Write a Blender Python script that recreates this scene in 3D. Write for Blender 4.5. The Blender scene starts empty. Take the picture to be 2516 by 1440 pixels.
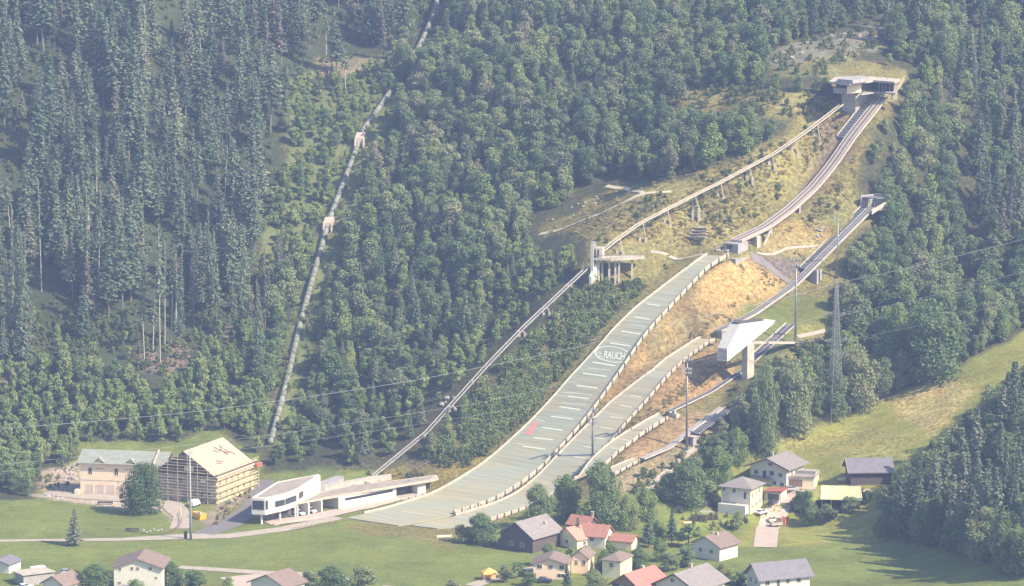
import bpy, math, random
import numpy as np
from mathutils import Vector, Matrix

random.seed(7)
RNG = np.random.default_rng(11)
sc = bpy.context.scene

# ------------------------------------------------------------ camera
TH = math.radians(7.95); FPX = 7988.0; CZ = 210.0
cd = bpy.data.cameras.new('camera'); cam = bpy.data.objects.new('camera', cd)
sc.collection.objects.link(cam); sc.camera = cam
cam.location = (0, 0, CZ); cam.rotation_euler = (math.pi/2 - TH, 0, 0)
cd.sensor_fit = 'HORIZONTAL'; cd.sensor_width = 36.0; cd.lens = 36.0*FPX/2516.0
cd.clip_start = 1.0; cd.clip_end = 20000
# ------------------------------------------------------------ sky and sun
SUN_EL = math.radians(41); SUN_AZ = Vector((0.87, -0.50, 0)).normalized()
w = bpy.data.worlds.new('World'); sc.world = w; w.use_nodes = True
nt = w.node_tree; bg = nt.nodes['Background']
sky = nt.nodes.new('ShaderNodeTexSky'); sky.sky_type = 'NISHITA'; sky.sun_disc = False
sky.sun_elevation = SUN_EL; sky.sun_rotation = math.atan2(SUN_AZ.x, SUN_AZ.y)
nt.links.new(sky.outputs[0], bg.inputs[0]); bg.inputs[1].default_value = 0.14
sl = bpy.data.lights.new('sun', 'SUN'); sl.energy = 5.0; sl.angle = math.radians(0.5); sl.color = (1.0, 0.87, 0.66)
so = bpy.data.objects.new('sun', sl); sc.collection.objects.link(so)
sd = Vector((SUN_AZ.x*math.cos(SUN_EL), SUN_AZ.y*math.cos(SUN_EL), math.sin(SUN_EL)))
so.rotation_euler = sd.to_track_quat('Z', 'Y').to_euler(); so.location = (300, 900, 400)
sc.view_settings.view_transform = 'Standard'; sc.view_settings.look = 'None'
sc.view_settings.exposure = 1.02; sc.view_settings.gamma = 1.0

# ------------------------------------------------------------ rays of the survey (picture row/column -> world)
def ray(px, py):
    a = (px-1258)/FPX; b = (720-py)/FPX
    return np.array([a, math.cos(TH)+b*math.sin(TH), -math.sin(TH)+b*math.cos(TH)])
C0 = np.array([0, 0, CZ])
def Q(px, py, Y):
    r = ray(px, py); return C0 + r*(Y/r[1])
def G(px, py, z=0.0):
    r = ray(px, py); return C0 + r*((z-CZ)/r[2])
def PROJ(x, y, z):
    x = np.asarray(x, float); y = np.asarray(y, float); z = np.asarray(z, float)-CZ
    f = y*math.cos(TH)-z*math.sin(TH); u = y*math.sin(TH)+z*math.cos(TH)
    return 1258+FPX*x/f, 720-FPX*u/f
JO = np.array([-43.4, 993.]); JD = np.array([.68, .7332]); JN = np.array([.7332, -.68])
def VP(px, py, v):
    r = ray(px, py); t = (v+JN@JO)/(JN@r[:2]); p = C0+r*t
    return JD@(p[:2]-JO), p[2]
def W(u, v):
    return JO + JD*u + JN*v

# ------------------------------------------------------------ profiles of the jumps
def prof(v, L):
    A = np.array([VP(px, py, v) for px, py in L]); i = np.argsort(A[:, 0]); return A[i]
PL = prof(0, [(1020,1253),(1124,1227),(1215,1176),(1265,1140),(1356,1049),(1415,980),(1485,890),(1530,827),(1590,765),(1700,670),(1740,640),(1768,625)])
PL = np.vstack([[-30, 0.15], [10, 0.2], [25, 0.5], PL[1:]])
PLI = prof(0, [(1807,590),(1879,556),(1935,515),(1995,460),(2041,404),(2090,333),(2165,238)])
PM = prof(19, [(1300,1218),(1350,1180),(1400,1130),(1455,1075),(1537,996),(1600,930),(1660,880),(1742,838)])
PM = np.vstack([[-20, 0.12], [25, 0.3], [40, 0.9], PM])
PMI = prof(19, [(1765,812),(1850,770),(1950,700),(2050,600),(2140,510)])
PS = prof(35, [(1430,1175),(1500,1110),(1560,1065),(1610,1035),(1640,1020)])
PSI = prof(35, [(1640,1012),(1745,962),(1830,905),(1950,795)])
PK = prof(46, [(1500,1160),(1530,1146),(1560,1134)])
PKI = prof(47, [(1575,1125),(1640,1098),(1700,1050),(1770,1000)])
def smooth_prof(P, n=40):
    u = np.linspace(P[0, 0], P[-1, 0], n*4); z = np.interp(u, P[:, 0], P[:, 1])
    k = np.array([1, 2, 3, 4, 3, 2, 1.]); k /= k.sum()
    zp = np.concatenate([z[0]-(z[1]-z[0])*np.arange(3, 0, -1), z, z[-1]+(z[-1]-z[-2])*np.arange(1, 4)])
    for _ in range(3):
        z2 = np.convolve(zp, k, 'valid'); zp[3:-3] = z2
    return u, zp[3:-3]
SP = {k: smooth_prof(v) for k, v in dict(L=PL, LI=PLI, M=PM, MI=PMI, S=PS, SI=PSI, K=PK, KI=PKI).items()}
def Z(k, u): return np.interp(u, SP[k][0], SP[k][1])
def on_jump(k, px, py, du=0):
    """(u, v) where the ray of a picture point meets the swept jump surface k"""
    r = ray(px, py); t = np.linspace(930, 1250, 3000)/r[1]
    x = r[0]*t; y = r[1]*t; z = CZ+r[2]*t
    u = (x-JO[0])*JD[0]+(y-JO[1])*JD[1]; v = (x-JO[0])*JN[0]+(y-JO[1])*JN[1]
    zs = np.interp(u, SP[k][0], SP[k][1]); d = z-zs
    i = np.where((d[:-1] > 0) & (d[1:] <= 0))[0]
    i = i[0] if len(i) else int(np.argmin(np.abs(d)))
    return float(u[i]), float(v[i])

# ------------------------------------------------------------ terrain
ctl = []
def cq(px, py, Y, dz=0.0):
    p = Q(px, py, Y); ctl.append((p[0], p[1], p[2]+dz))
def cz(px, py, z):
    p = G(px, py, z); ctl.append((p[0], p[1], z))
def cuv(u, v, z): p = W(u, v); ctl.append((p[0], p[1], z))
for u in (25, 40, 55, 70, 85, 100, 115, 130, 150, 168):
    z = Z('L', u); hw = np.interp(u, [25, 60, 110, 168], [12, 10, 7, 4])
    cuv(u, -hw-1, z-0.7); cuv(u, hw+1, z-0.7 if u > 45 else z-.2)
for u in (180, 200, 220, 240, 258):
    z = Z('LI', u); cuv(u, -4, z-2.6); cuv(u, 5, z-2.6)
for u in (60, 75, 90, 105, 120, 140):
    z = Z('M', u); cuv(u, 15, z-0.7); cuv(u, 24, z-0.9)
for u in (150, 170, 190, 210, 228):
    z = Z('MI', u); cuv(u, 16, z-1.2 if u != 190 else z-4); cuv(u, 22, z-1.8 if u != 190 else z-5)
for u in (65, 80, 95): cuv(u, 35, Z('S', u)-0.8)
for u in (110, 125, 140, 160): cuv(u, 36, Z('SI', u)-1.5)
for u in (80, 95, 108): cuv(u, 47, Z('KI', u)-1.2)
# under the lift rails
def vplane(A, YA, B, YB, pts):
    a = Q(*A, YA)[:2]; b = Q(*B, YB)[:2]; d = b-a; n = np.array([-d[1], d[0]]); out = []
    for p in pts:
        r = ray(*p); t = (n@a)/(n@r[:2]); out.append(C0+r*t)
    return out
for q, c in zip(vplane((1478, 618), 1114, (2068, 255), 1180, [(1510,592),(1570,550),(1640,513),(1700,482),(1770,448),(1840,410),(1900,378),(1950,345),(2005,305)]), (4,6.5,3,8.5,3,5,3,2,2.5)): ctl.append((q[0], q[1], q[2]-c+.5))
for q in vplane((918, 1168), 1054, (1446, 652), 1108, [(935,1152),(985,1110),(1047,1062),(1120,985),(1200,893),(1290,800),(1370,725)]): ctl.append((q[0], q[1], q[2]-1.3))
# left wood, pipe, gully
for px, py, Y in [(0,1100,1095),(0,900,1130),(0,500,1220),(0,0,1345),(300,1050,1095),(300,850,1140),(300,400,1245),(300,100,1320),
    (600,1100,1078),(665,1090,1080),(730,850,1138),(808,545,1225),(888,330,1282),(955,235,1305),(1040,110,1350),(1075,0,1400),(620,700,1185),
    (900,1000,1095),(1000,750,1150),(1100,500,1205),(1200,300,1250),(1300,100,1310),(1300,600,1160),(1250,800,1105),(1150,950,1078),
    (1455,690,1108),(1400,300,1230),(1600,200,1245),
    (1640,400,1190),(1800,100,1275),(2000,100,1262),(2200,60,1275),(2300,200,1225),(2500,0,1310),(2500,300,1225),(2300,500,1178),
    (2500,600,1165),(2300,750,1125),(2500,750,1130),(2180,620,1150),(2150,800,1105),(1960,860,1082),(1900,930,1062),(1840,935,1060),(1800,1050,1040),
    (850,1120,1062),(1060,1140,1052)]: cq(px, py, Y)
# meadow and its spur, houses
for px, py, Y in [(1840,1130,1022),(1950,1075,1045),(2050,1025,1060),(2280,930,1068),(2516,818,1082),(2400,1000,1035),(2200,1080,1030),(2050,1120,1026),
    (2030,1220,1000),(2170,1200,1003),(1930,1197,1012),(1843,1262,992),(1680,1210,998),(2170,1325,958),(2516,1380,885),(2516,1150,965),
    (2350,1150,985),(2250,1400,925),(1700,1300,975),(2560,1010,1020),(2000,1180,1012)]: cq(px, py, Y)
for px in (-200, 100, 400, 700, 1000, 1300, 1600): cz(px, 1330, 0.0); cz(px, 1430, 0.0)
for px, py in [(0,1250),(0,1200),(200,1215),(400,1222),(530,1237),(630,1195),(650,1290),(800,1240),(1000,1200),(860,1275),(1080,1280),(500,1180),(750,1180),(300,1170)]: cz(px, py, 0.0)
for px in (1900, 2050): cz(px, 1420, 0.5)
for x in (-330, -200, -60, 60): ctl.append((x, 860, 0)); ctl.append((x, 800, 0))
for x, z in ((150, 8), (330, 30)): ctl.append((x, 840, z))
for x, y, z in [(-330,1050,2),(-330,1150,40),(-330,1300,125),(-330,1480,215),(-150,1480,200),(0,1480,195),(150,1480,210),(330,1480,225),(330,1300,170),(330,1150,105),(330,1000,60),(260,1080,75),
    (-330,950,0),(0,1400,160),(160,1400,178)]: ctl.append((x, y, z))
ctl = np.array(ctl, float)
def tps_fit(P, lam):
    n = len(P); X = P[:, :2]/100.
    d2 = ((X[:, None]-X[None])**2).sum(-1); K = 0.5*d2*np.log(d2+1e-12)
    A = np.zeros((n+3, n+3)); A[:n, :n] = K+lam*np.eye(n); A[:n, n] = 1; A[:n, n+1:] = X; A[n, :n] = 1; A[n+1:, :n] = X.T
    b = np.zeros(n+3); b[:n] = P[:, 2]; s = np.linalg.solve(A, b); return X, s
TX, TS = tps_fit(ctl, 0.0012)
def tps(x, y):
    x = np.asarray(x, float).ravel()/100.; y = np.asarray(y, float).ravel()/100.
    out = np.zeros(len(x)); n = len(TX)
    for i in range(0, len(x), 20000):
        a = x[i:i+20000, None]-TX[None, :, 0]; b = y[i:i+20000, None]-TX[None, :, 1]
        d2 = a*a+b*b; out[i:i+20000] = (0.5*d2*np.log(d2+1e-12))@TS[:n]+TS[n]+TS[n+1]*x[i:i+20000]+TS[n+2]*y[i:i+20000]
    return out
GS = 1.6
GX = np.arange(-330, 330.1, GS); GY = np.arange(840, 1480.1, GS)
gx, gy = np.meshgrid(GX, GY)
def vnoise(x, y, s, seed=0):
    r = np.random.default_rng(seed).random((64, 64)); x = np.asarray(x)/s; y = np.asarray(y)/s
    xi = np.floor(x).astype(int); yi = np.floor(y).astype(int); fx = x-xi; fy = y-yi
    fx = fx*fx*(3-2*fx); fy = fy*fy*(3-2*fy); g = lambda a, b: r[a % 64, b % 64]
    return (g(xi, yi)*(1-fx)*(1-fy)+g(xi+1, yi)*fx*(1-fy)+g(xi, yi+1)*(1-fx)*fy+g(xi+1, yi+1)*fx*fy)
gz = tps(gx, gy).reshape(gx.shape)
flat = 1-np.clip((gz-1.0)/6, 0, 1)
gz = np.where(gz < 0.6, gz*0.15, gz-0.51)
jm = np.zeros_like(gz)
gu = (gx-JO[0])*JD[0]+(gy-JO[1])*JD[1]; gv = (gx-JO[0])*JN[0]+(gy-JO[1])*JN[1]
near_jump = np.clip(1-np.abs(gv-15)/45, 0, 1)*(gu > 20)*(gu < 265)
amp = (1-flat)*(1-0.75*near_jump)
gz += amp*((vnoise(gx, gy, 23, 1)-.5)*2.6+(vnoise(gx, gy, 9, 2)-.5)*1.2)
# keep the ground below every built jump surface
def carve(k, v0, v1, off, u0=None, u1=None):
    U = SP[k][0]; a = U[0] if u0 is None else u0; b = U[-1] if u1 is None else u1
    m = (gu >= a-2) & (gu <= b+2) & (gv >= v0) & (gv <= v1)
    gz[m] = np.minimum(gz[m], np.interp(gu[m], U, SP[k][1])-off)
carve('L', -14, 14, .45, 12); carve('LI', -7, 8, 1.2); carve('M', 9, 27, .45, 22); carve('MI', 15, 24, .9)
carve('S', 30, 41, .4); carve('SI', 31, 39, .9); carve('K', 43, 50, .3); carve('KI', 44, 50, .5)
def blur(z):
    z2 = z.copy(); z2[1:-1, 1:-1] = (z[1:-1, 1:-1]*4+z[:-2, 1:-1]*2+z[2:, 1:-1]*2+z[1:-1, :-2]*2+z[1:-1, 2:]*2+z[:-2, :-2]+z[2:, 2:]+z[:-2, 2:]+z[2:, :-2])/16; return z2
for _ in range(6):
    zb = blur(gz); m_ = (near_jump > 0)[...]; gz = np.where(m_, np.minimum(zb, gz+.25), gz)
carve('L', -14, 14, .35, 12); carve('LI', -6, 7, 1.0); carve('M', 9, 27, .35, 22); carve('MI', 16, 23, .8); carve('S', 30, 41, .3); carve('SI', 32, 38, .7)
def terr(x, y):
    x = np.clip(np.asarray(x, float), GX[0], GX[-1]-1e-6); y = np.clip(np.asarray(y, float), GY[0], GY[-1]-1e-6)
    i = ((x-GX[0])/GS).astype(int); j = ((y-GY[0])/GS).astype(int)
    i = np.minimum(i, len(GX)-2); j = np.minimum(j, len(GY)-2)
    fx = (x-GX[i])/GS; fy = (y-GY[j])/GS
    return gz[j, i]*(1-fx)*(1-fy)+gz[j, i+1]*fx*(1-fy)+gz[j+1, i]*(1-fx)*fy+gz[j+1, i+1]*fx*fy
YS = np.linspace(845, 1475, 1261)
def P(px, py):
    """ground point seen at a picture point"""
    r = ray(px, py); t = YS/r[1]; x = r[0]*t; z = CZ+r[2]*t
    d = z-terr(x, YS); i = np.where(d <= 0)[0]
    i = max(int(i[0]), 1) if len(i) else len(YS)-1
    f = d[i-1]/(d[i-1]-d[i]) if d[i-1] != d[i] else 0
    tt = t[i-1]+(t[i]-t[i-1])*f; p = C0+r*tt
    return np.array([p[0], p[1], float(terr(p[0], p[1]))])

# levelled plots for the houses on the slope
for px, py, rad in [(1890,1190,11.5),(1990,1192,8.5),(1825,1250,8.5),(1915,1230,5),(2135,1190,10),(2062,1250,9)]:
    c = P(px, py); d = np.hypot(gx-c[0], gy-c[1]); t = np.clip((rad+4-d)/4, 0, 1); gz = gz*(1-t)+(c[2])*t

# ------------------------------------------------------------ materials
def new_mat(name):
    m = bpy.data.materials.new(name); m.use_nodes = True; return m, m.node_tree.nodes, m.node_tree.links
def mat(name, col, rough=.8, var=.25, scale=1.2, bump=0.0, metal=0.0, stain=None, sxyz=None, spec=.3):
    m, N, L = new_mat(name); b = N['Principled BSDF']
    b.inputs['Roughness'].default_value = rough; b.inputs['Metallic'].default_value = metal
    b.inputs['Specular IOR Level'].default_value = spec
    tc = N.new('ShaderNodeTexCoord'); mp = N.new('ShaderNodeMapping'); L.new(tc.outputs['Object'], mp.inputs[0])
    if sxyz: mp.inputs['Scale'].default_value = sxyz
    n = N.new('ShaderNodeTexNoise'); n.inputs['Scale'].default_value = scale; n.inputs['Detail'].default_value = 6; n.inputs['Roughness'].default_value = .65
    L.new(mp.outputs[0], n.inputs['Vector'])
    r = N.new('ShaderNodeValToRGB'); e = r.color_ramp.elements
    e[0].position = .3; e[1].position = .7
    c2 = stain if stain else tuple(c*(1-var) for c in col)
    e[0].color = (*c2, 1); e[1].color = (*[min(1, c*(1+var*.5)) for c in col], 1)
    L.new(n.outputs['Fac'], r.inputs[0]); L.new(r.outputs[0], b.inputs['Base Color'])
    if bump:
        bp = N.new('ShaderNodeBump'); bp.inputs['Strength'].default_value = bump; bp.inputs['Distance'].default_value = .1
        L.new(n.outputs['Fac'], bp.inputs['Height']); L.new(bp.outputs[0], b.inputs['Normal'])
    return m
def leaf_mat(name, ramp, trans=.3):
    m, N, L = new_mat(name); N.remove(N['Principled BSDF']); out = N['Material Output']
    oi = N.new('ShaderNodeObjectInfo'); tc = N.new('ShaderNodeTexCoord')
    n = N.new('ShaderNodeTexNoise'); n.inputs['Scale'].default_value = .9; n.inputs['Detail'].default_value = 3
    L.new(tc.outputs['Object'], n.inputs['Vector'])
    ad = N.new('ShaderNodeMath'); ad.operation = 'MULTIPLY_ADD'; ad.inputs[1].default_value = .72
    L.new(oi.outputs['Random'], ad.inputs[0])
    m2 = N.new('ShaderNodeMath'); m2.operation = 'MULTIPLY'; m2.inputs[1].default_value = .3; L.new(n.outputs['Fac'], m2.inputs[0]); L.new(m2.outputs[0], ad.inputs[2])
    r = N.new('ShaderNodeValToRGB'); cr = r.color_ramp
    while len(cr.elements) < len(ramp): cr.elements.new(.5)
    for i, (p, c) in enumerate(ramp): cr.elements[i].position = p; cr.elements[i].color = (*c, 1)
    L.new(ad.outputs[0], r.inputs[0])
    d = N.new('ShaderNodeBsdfDiffuse'); t = N.new('ShaderNodeBsdfTranslucent'); mx = N.new('ShaderNodeMixShader'); mx.inputs[0].default_value = trans
    L.new(r.outputs[0], d.inputs[0]); L.new(r.outputs[0], t.inputs[0]); L.new(d.outputs[0], mx.inputs[1]); L.new(t.outputs[0], mx.inputs[2])
    L.new(mx.outputs[0], out.inputs[0]); return m
M = {}
M['palebark'] = mat('pale_bark', (.40, .36, .33), var=.3, scale=2, sxyz=(1, 1, .2))
M['bark'] = mat('bark', (.14, .12, .10), var=.4, scale=2, sxyz=(1, 1, .2))
M['greybark'] = mat('grey_bark', (.19, .17, .155), var=.4, scale=2, sxyz=(1, 1, .2))
M['broad'] = leaf_mat('broadleaf_foliage', [(0, (.095, .15, .07)), (.3, (.145, .21, .095)), (.55, (.20, .265, .12)), (.8, (.27, .31, .15)), (1, (.36, .33, .20))], .38)
M['dusky'] = leaf_mat('dusky_foliage', [(0, (.12, .16, .09)), (.5, (.19, .22, .12)), (1, (.30, .28, .18))], .3)
M['fresh'] = leaf_mat('fresh_foliage', [(0, (.16, .23, .085)), (.5, (.24, .32, .115)), (1, (.33, .36, .15))], .38)
M['conif'] = leaf_mat('conifer_needles', [(0, (.095, .145, .095)), (.4, (.15, .20, .125)), (.75, (.20, .24, .155)), (1, (.30, .28, .21))], .22)
M['dead'] = leaf_mat('dry_needles', [(0, (.15, .145, .12)), (1, (.25, .22, .18))], .1)
M['shrub'] = leaf_mat('shrub_leaves', [(0, (.09, .14, .05)), (.5, (.16, .20, .075)), (1, (.26, .24, .12))], .3)
M['grasst'] = leaf_mat('dry_grass_blades', [(0, (.22, .20, .08)), (.5, (.36, .29, .13)), (1, (.46, .36, .19))], .3)
M['concrete'] = mat('pale_concrete', (.44, .39, .32), var=.28, scale=.5)
M['greyconc'] = mat('grey_concrete', (.33, .31, .30), var=.25, scale=.6)
M['white'] = mat('white_plaster', (.60, .56, .48), var=.08, scale=.6)
M['cream'] = mat('cream_plaster', (.80, .66, .44), var=.1, scale=.5)
M['peach'] = mat('peach_plaster', (.76, .58, .42), var=.1, scale=.4)
M['yellow'] = mat('yellow_plaster_and_sun_tint', (.66, .60, .38), var=.08, scale=.5)  # real plaster on the yellow block, painted sunlight on two other house walls
M['darkwood'] = mat('dark_weathered_wood', (.10, .08, .075), var=.45, scale=1.5, sxyz=(2, 2, .3))
M['wood'] = mat('brown_wood', (.26, .17, .11), var=.35, scale=1.5, sxyz=(2, 2, .3))
M['palewood'] = mat('pale_scaffold_wood', (.62, .50, .32), var=.2, scale=1)
M['steel'] = mat('galvanised_steel', (.26, .26, .26), rough=.45, metal=.5, var=.15)
M['darksteel'] = mat('dark_steel', (.10, .10, .11), rough=.5, metal=.3, var=.2)
M['pipe'] = mat('green_grey_pipe_paint', (.20, .21, .165), rough=.6, var=.3, scale=.25, stain=(.16, .16, .135))
M['glass'] = mat('dark_window_glass', (.035, .045, .06), rough=.08, var=.3, spec=.6)
M['greyroof'] = mat('grey_roof_tiles', (.23, .205, .20), var=.25, scale=.9, bump=.3)
M['darkroof'] = mat('dark_grey_metal_roof', (.17, .16, .18), var=.2, scale=.7, rough=.6)
M['redroof'] = mat('red_roof_tiles', (.34, .14, .095), var=.35, scale=.8, bump=.3, stain=(.23, .13, .11))
M['orangeroof'] = mat('orange_metal_roof', (.50, .20, .13), var=.3, scale=.5, stain=(.36, .22, .18))
M['brownroof'] = mat('brown_roof_tiles', (.21, .155, .135), var=.25, scale=.9, bump=.3)
M['boardroof'] = mat('bare_roof_boards', (.47, .32, .22), var=.2, scale=.35, stain=(.33, .28, .23))
M['oliveroof'] = mat('olive_sheet_roof', (.58, .56, .34), var=.15, scale=.6, sxyz=(3, .3, 1))
M['slate'] = mat('green_grey_slate_roof', (.25, .26, .22), var=.2, scale=.5)
M['flatroof'] = mat('gravel_flat_roof', (.31, .26, .22), var=.25, scale=.4, bump=.2)
M['sand'] = mat('sandy_track', (.46, .40, .29), var=.2, scale=.4)
M['asphalt'] = mat('asphalt', (.17, .155, .155), var=.2, scale=.3)
M['gravel'] = mat('pale_gravel', (.36, .31, .26), var=.2, scale=.4)
M['paving'] = mat('pinkish_paving', (.42, .34, .29), var=.15, scale=.4)
M['yellowpaint'] = mat('yellow_paint', (.80, .42, .03), rough=.4, var=.15)
M['orangepaint'] = mat('orange_paint', (.70, .22, .07), rough=.5, var=.15)
M['carwhite'] = mat('white_car_paint', (.75, .75, .75), rough=.25, var=.05, spec=.5)
M['cardark'] = mat('dark_blue_car_paint', (.03, .04, .08), rough=.25, var=.05, spec=.5)
M['carsilver'] = mat('silver_car_paint', (.45, .46, .48), rough=.25, metal=.4, var=.05)
M['rubber'] = mat('black_rubber', (.03, .03, .03), var=.2)
M['doorgrey'] = mat('grey_garage_door', (.52, .42, .37), var=.06, scale=.6)
M['mark'] = mat('white_marking', (.58, .60, .48), var=.1)
M['redmark'] = mat('red_marking', (.55, .12, .10), var=.35, scale=.6, stain=(.42, .28, .24))
M['rock'] = mat('grey_rock', (.34, .30, .28), var=.4, scale=.5, bump=.6)
M['darknet'] = mat('dark_stair_treads', (.09, .09, .12), var=.2)
M['orangecloth'] = mat('orange_cloth', (.80, .42, .12), var=.1)
M['redmetal'] = mat('red_metal_roof', (.38, .12, .095), var=.3, scale=.5, stain=(.36, .17, .15))
M['red'] = mat('dull_red_paint', (.33, .11, .08), var=.2)
M['stone'] = mat('field_stone', (.42, .38, .34), var=.4, scale=1.2, bump=.4)
M['wire'] = mat('wire_aluminium', (.38, .40, .41), rough=.4, metal=.2, var=.05)

# ------------------------------------------------------------ mesh helpers
class MB:
    def __init__(s): s.v = []; s.f = []
    def add(s, vs, fs):
        b = len(s.v); s.v += [tuple(map(float, p)) for p in vs]; s.f += [tuple(b+i for i in f) for f in fs]; return s
    def box(s, x0, y0, z0, x1, y1, z1):
        return s.add([(x0,y0,z0),(x1,y0,z0),(x1,y1,z0),(x0,y1,z0),(x0,y0,z1),(x1,y0,z1),(x1,y1,z1),(x0,y1,z1)],
                     [(0,3,2,1),(4,5,6,7),(0,1,5,4),(1,2,6,5),(2,3,7,6),(3,0,4,7)])
    def prism(s, poly, z0, z1):
        """poly: list of (x, y); z0/z1 number or list"""
        n = len(poly); a = z0 if hasattr(z0, '__len__') else [z0]*n; b = z1 if hasattr(z1, '__len__') else [z1]*n
        area = sum(poly[i][0]*poly[(i+1) % n][1]-poly[(i+1) % n][0]*poly[i][1] for i in range(n))
        if area < 0: poly = poly[::-1]; a = a[::-1]; b = b[::-1]
        return s.add([(p[0], p[1], a[i]) for i, p in enumerate(poly)]+[(p[0], p[1], b[i]) for i, p in enumerate(poly)],
                     [tuple(range(n))[::-1], tuple(range(n, 2*n))]+[(i, (i+1) % n, n+(i+1) % n, n+i) for i in range(n)])
    def hexa(s, lo, hi):
        """4 low corners and 4 high corners"""
        return s.add(list(lo)+list(hi), [(0,3,2,1),(4,5,6,7),(0,1,5,4),(1,2,6,5),(2,3,7,6),(3,0,4,7)])
    def bar(s, a, b, w, h=None, n=4):
        """square or round bar from a to b; w half-width, h half-height"""
        a = Vector(a); b = Vector(b); d = (b-a)
        if d.length < 1e-6: return s
        d.normalize(); up = Vector((0, 0, 1)) if abs(d.z) < .95 else Vector((0, 1, 0))
        sx = d.cross(up).normalized(); sz = sx.cross(d).normalized(); h = w if h is None else h
        if n == 4: off = [(-w,-h),(w,-h),(w,h),(-w,h)]
        else: off = [(w*math.cos(t), h*math.sin(t)) for t in [2*math.pi*k/n for k in range(n)]]
        A = [a+sx*p+sz*q for p, q in off]; B = [b+sx*p+sz*q for p, q in off]
        return s.add(A+B, [tuple(range(n))[::-1], tuple(range(n, 2*n))]+[(i, (i+1) % n, n+(i+1) % n, n+i) for i in range(n)])
    def cone(s, a, b, r0, r1, n=8):
        a = Vector(a); b = Vector(b); d = (b-a).normalized(); up = Vector((0, 0, 1)) if abs(d.z) < .95 else Vector((0, 1, 0))
        sx = d.cross(up).normalized(); sz = sx.cross(d).normalized()
        cs = [(math.cos(2*math.pi*k/n), math.sin(2*math.pi*k/n)) for k in range(n)]
        return s.add([a+sx*p*r0+sz*q*r0 for p, q in cs]+[b+sx*p*r1+sz*q*r1 for p, q in cs],
                     [tuple(range(n))[::-1], tuple(range(n, 2*n))]+[(i, (i+1) % n, n+(i+1) % n, n+i) for i in range(n)])
    def tube(s, pts, r, n=6):
        for i in range(len(pts)-1): s.bar(pts[i], pts[i+1], r, r, n)
        return s
    def mesh(s, name):
        m = bpy.data.meshes.new(name); m.from_pydata(s.v, [], s.f); m.update(); return m
    def build(s, name, material, parent=None, smooth=False):
        m = s.mesh(name)
        if material: m.materials.append(M[material] if isinstance(material, str) else material)
        if smooth: m.polygons.foreach_set('use_smooth', [True]*len(m.polygons))
        o = bpy.data.objects.new(name, m); sc.collection.objects.link(o)
        if parent: o.parent = parent
        return o
def empty(name, loc, rz=0.0):
    o = bpy.data.objects.new(name, None); sc.collection.objects.link(o)
    o.location = tuple(map(float, loc)); o.rotation_euler = (0, 0, rz); o.empty_display_size = 1; return o
def tag(o, label=None, cat=None, group=None, kind=None):
    if label: o['label'] = label
    if cat: o['category'] = cat
    if group: o['group'] = group
    if kind: o['kind'] = kind
    return o
def kids(o): return [c for c in bpy.data.objects if c.parent == o]
KID = {}
def copy_tree(o, parent=None):
    c = o.copy(); sc.collection.objects.link(c)
    if parent: c.parent = parent
    if o.name not in KID: KID[o.name] = kids(o)
    for ch in KID[o.name]: copy_tree(ch, c)
    return c
def hard_ground(x, y): return float(terr(x, y))
# ------------------------------------------------------------ ground sheet with its own colours
def pip(px, py, poly):
    px = np.asarray(px); py = np.asarray(py); c = np.zeros(px.shape, bool); n = len(poly); j = n-1
    for i in range(n):
        xi, yi = poly[i]; xj, yj = poly[j]
        if yi != yj:
            m = ((yi > py) != (yj > py)) & (px < (xj-xi)*(py-yi)/(yj-yi)+xi); c ^= m
        j = i
    return c
JUMP = [(2040,165),(2120,150),(2235,180),(2225,215),(2185,270),(2150,330),(2122,390),(2112,480),(2165,490),(2162,520),(2080,610),(2085,690),(2040,720),(2045,820),(1960,880),
    (1860,915),(1850,945),(1790,965),(1780,1010),(1765,1050),(1720,1100),(1640,1165),(1580,1210),(1500,1215),(1300,1240),(1250,1300),(1100,1340),(850,1300),
    (1060,1205),(1150,1150),(1200,1115),(1290,1030),(1400,905),(1440,850),(1400,845),(1400,822),(1470,820),(1550,745),(1600,700),(1440,715),(1440,580),
    (1330,580),(1330,545),(1420,520),(1500,455),(1640,465),(1700,430),(1860,370),(1960,300),(2060,235)]
SHRUBS = [(1100,1060),(1180,960),(1400,740),(1440,700),(1600,700),(1550,750),(1470,820),(1290,1030),(1200,1115),(1080,1130),(1050,1110)]
MEADOW = [(1825,1135),(1960,1062),(2050,1028),(2280,935),(2530,810),(2530,900),(2440,955),(2370,1020),(2310,1085),(2240,1150),(2180,1200),(2175,1330),(1830,1345),(1600,1345),(1700,1240),(1790,1170)]
VALLEY = [(-400,1238),(80,1228),(100,1165),(190,1135),(190,1085),(440,1085),(520,1050),(640,1120),(655,1165),(780,1152),(930,1155),(1060,1132),(1200,1125),
    (1150,1170),(1250,1250),(1500,1215),(1640,1190),(1760,1180),(1840,1130),(2170,1330),(2900,1400),(2900,1900),(-400,1900)]
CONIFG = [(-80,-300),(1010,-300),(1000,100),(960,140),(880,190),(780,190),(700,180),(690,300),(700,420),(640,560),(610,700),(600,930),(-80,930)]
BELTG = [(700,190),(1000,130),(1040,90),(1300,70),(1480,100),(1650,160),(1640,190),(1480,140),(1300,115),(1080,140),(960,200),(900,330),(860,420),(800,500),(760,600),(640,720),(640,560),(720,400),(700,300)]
PIPEC = [(925,235),(1005,225),(930,345),(885,470),(850,560),(800,720),(770,830),(735,960),(690,1100),(650,1095),(680,960),(715,810),(745,700),(790,545),(825,440),(860,330)]
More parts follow.
